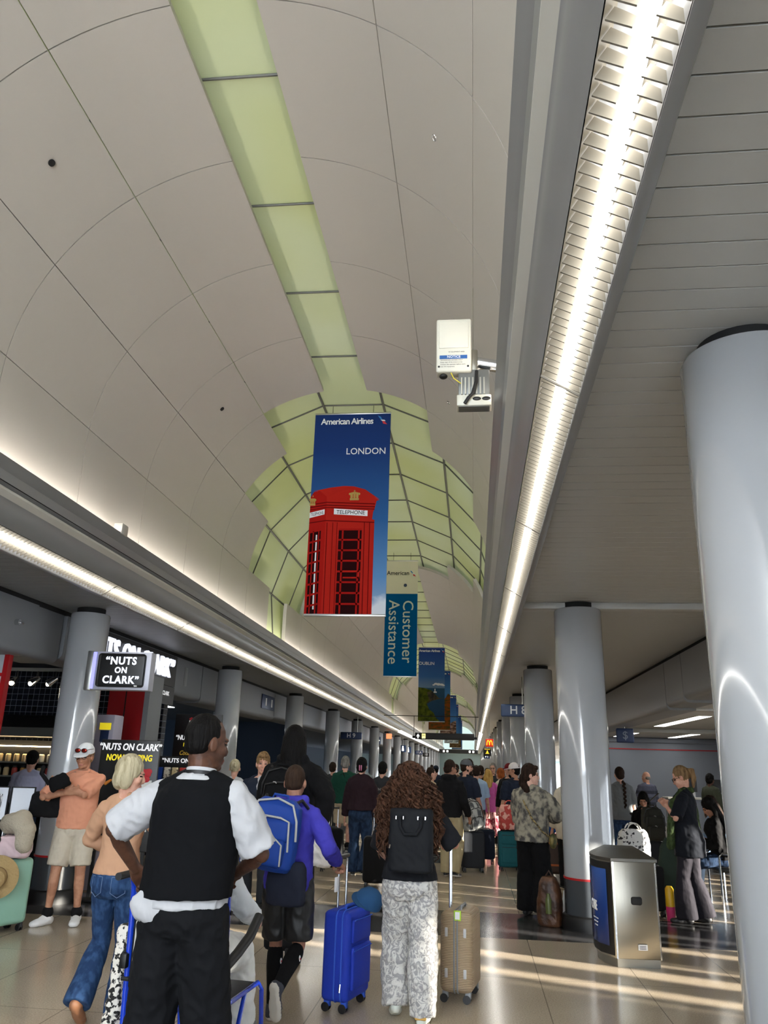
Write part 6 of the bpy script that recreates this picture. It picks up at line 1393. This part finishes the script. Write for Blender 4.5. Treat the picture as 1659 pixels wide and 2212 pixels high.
for z, zn in ((1.28, 'lower'), (1.52, 'upper')):
    for i in range(15):
        c = (0 if i < 7 else (1 if i > 9 else 3)) if z > 1.4 else (i % 4)
        o = MB().lathe([(.045, 0), (.05, .01), (.05, .12), (.035, .14)], n=14).build('jar', mat('jar_' + jn[c], jr[c], .3)); o.location = (-9.1 + .16 * i, 14.16, z)
        MB().lathe([(.038, .14), (.038, .165)], n=14).build('lid', M_black, o); tag(o, '%s jar with black lid on the %s lit shelf of the shop' % (jn[c], zn), 'jar', '%s jars on the %s shop shelf' % (jn[c], zn))
t = thing('light_track', 'white ceiling track carrying spot lamps inside the left shop', 'light', (-6.9, 12.0, 2.92), 0); MB().bb(-1.2, .7, -.03, .03, 0, .05).build('rail', M_fascia_l, t, smooth=False)
for x in (-1.2, .7): MB().tube([(x, 0, .05), (x, 0, .28)], .01, 6).build('hanger', M_fascia_l, t)
for i, x in enumerate((-.7, -.35, 0, .3)):
    t = thing('spot_lamp', '%s chrome spot lamp on the shop ceiling track' % ('leftmost', 'second from left', 'third from left', 'rightmost')[i], 'light', (-6.9 + x, 12.0, 2.92), 20 - 30 * i, 'spot lamps on the shop track')
    MB().tube([(0, 0, 0), (0, 0, -.10)], .012, 8).build('stem', M_black, t); MB().tube([(0, .03, -.10), (0, -.03, -.14), (0, -.10, -.20)], [.03, .05, .065], 16).build('reflector', M_chrome, t); MB().ell((0, -.098, -.198), (.045, .03, .04)).build('bulb', mat('bulb_warm', (255, 236, 205), emit=14), t)
t = thing('shop_counter', 'dark counter with a glass front inside the popcorn shop', 'counter', (-7.4, 12.4, 0)); MB().bb(-1.6, 1.2, -.3, .3, 0, .95).build('body', M_boardk, t, smooth=False); MB().bb(-1.65, 1.25, -.35, .35, .95, 1.0).build('worktop', M_steel, t, bevel=.006)
# black framed glass stand behind the mint suitcase
t = thing('display_stand', 'black framed clear display stand behind the mint suitcase', 'stand', (-4.86, 8.42, 0), 20)
M_acr = mat('acrylic_panel', (206, 212, 222), .15, alpha=.75)
for x in (-.20, .06):
    fr_ = MB(); w_, h_ = .23, .33
    fr_.tube([(x - w_ / 2, 0, .98), (x + w_ / 2, 0, .98), (x + w_ / 2, 0, .98 + h_), (x - w_ / 2, 0, .98 + h_), (x - w_ / 2, 0, .98)], .011, 8); o = fr_.build('frame', M_plastic, t); MB().bb(x - w_ / 2, x + w_ / 2, -.003, .003, .98, .98 + h_).build('panel', M_acr, o, smooth=False)
MB().bb(-.27, -.14, -.008, -.004, 1.0, 1.24).build('price_card', mat('card_print', (230, 230, 230), .6, rgb2=(40, 40, 50), noise_scale=40, stretch=(4, 1, .4), lo=.46, hi=.5), t, smooth=False)
MB().tube([(-.07, .02, 0), (-.07, .02, 1.0)], .018, 10).build('pole', M_plastic, t); MB().lathe([(.16, 0), (.16, .015), (.03, .03)], (-.07, .02, 0), n=24).build('foot', M_plastic, t)
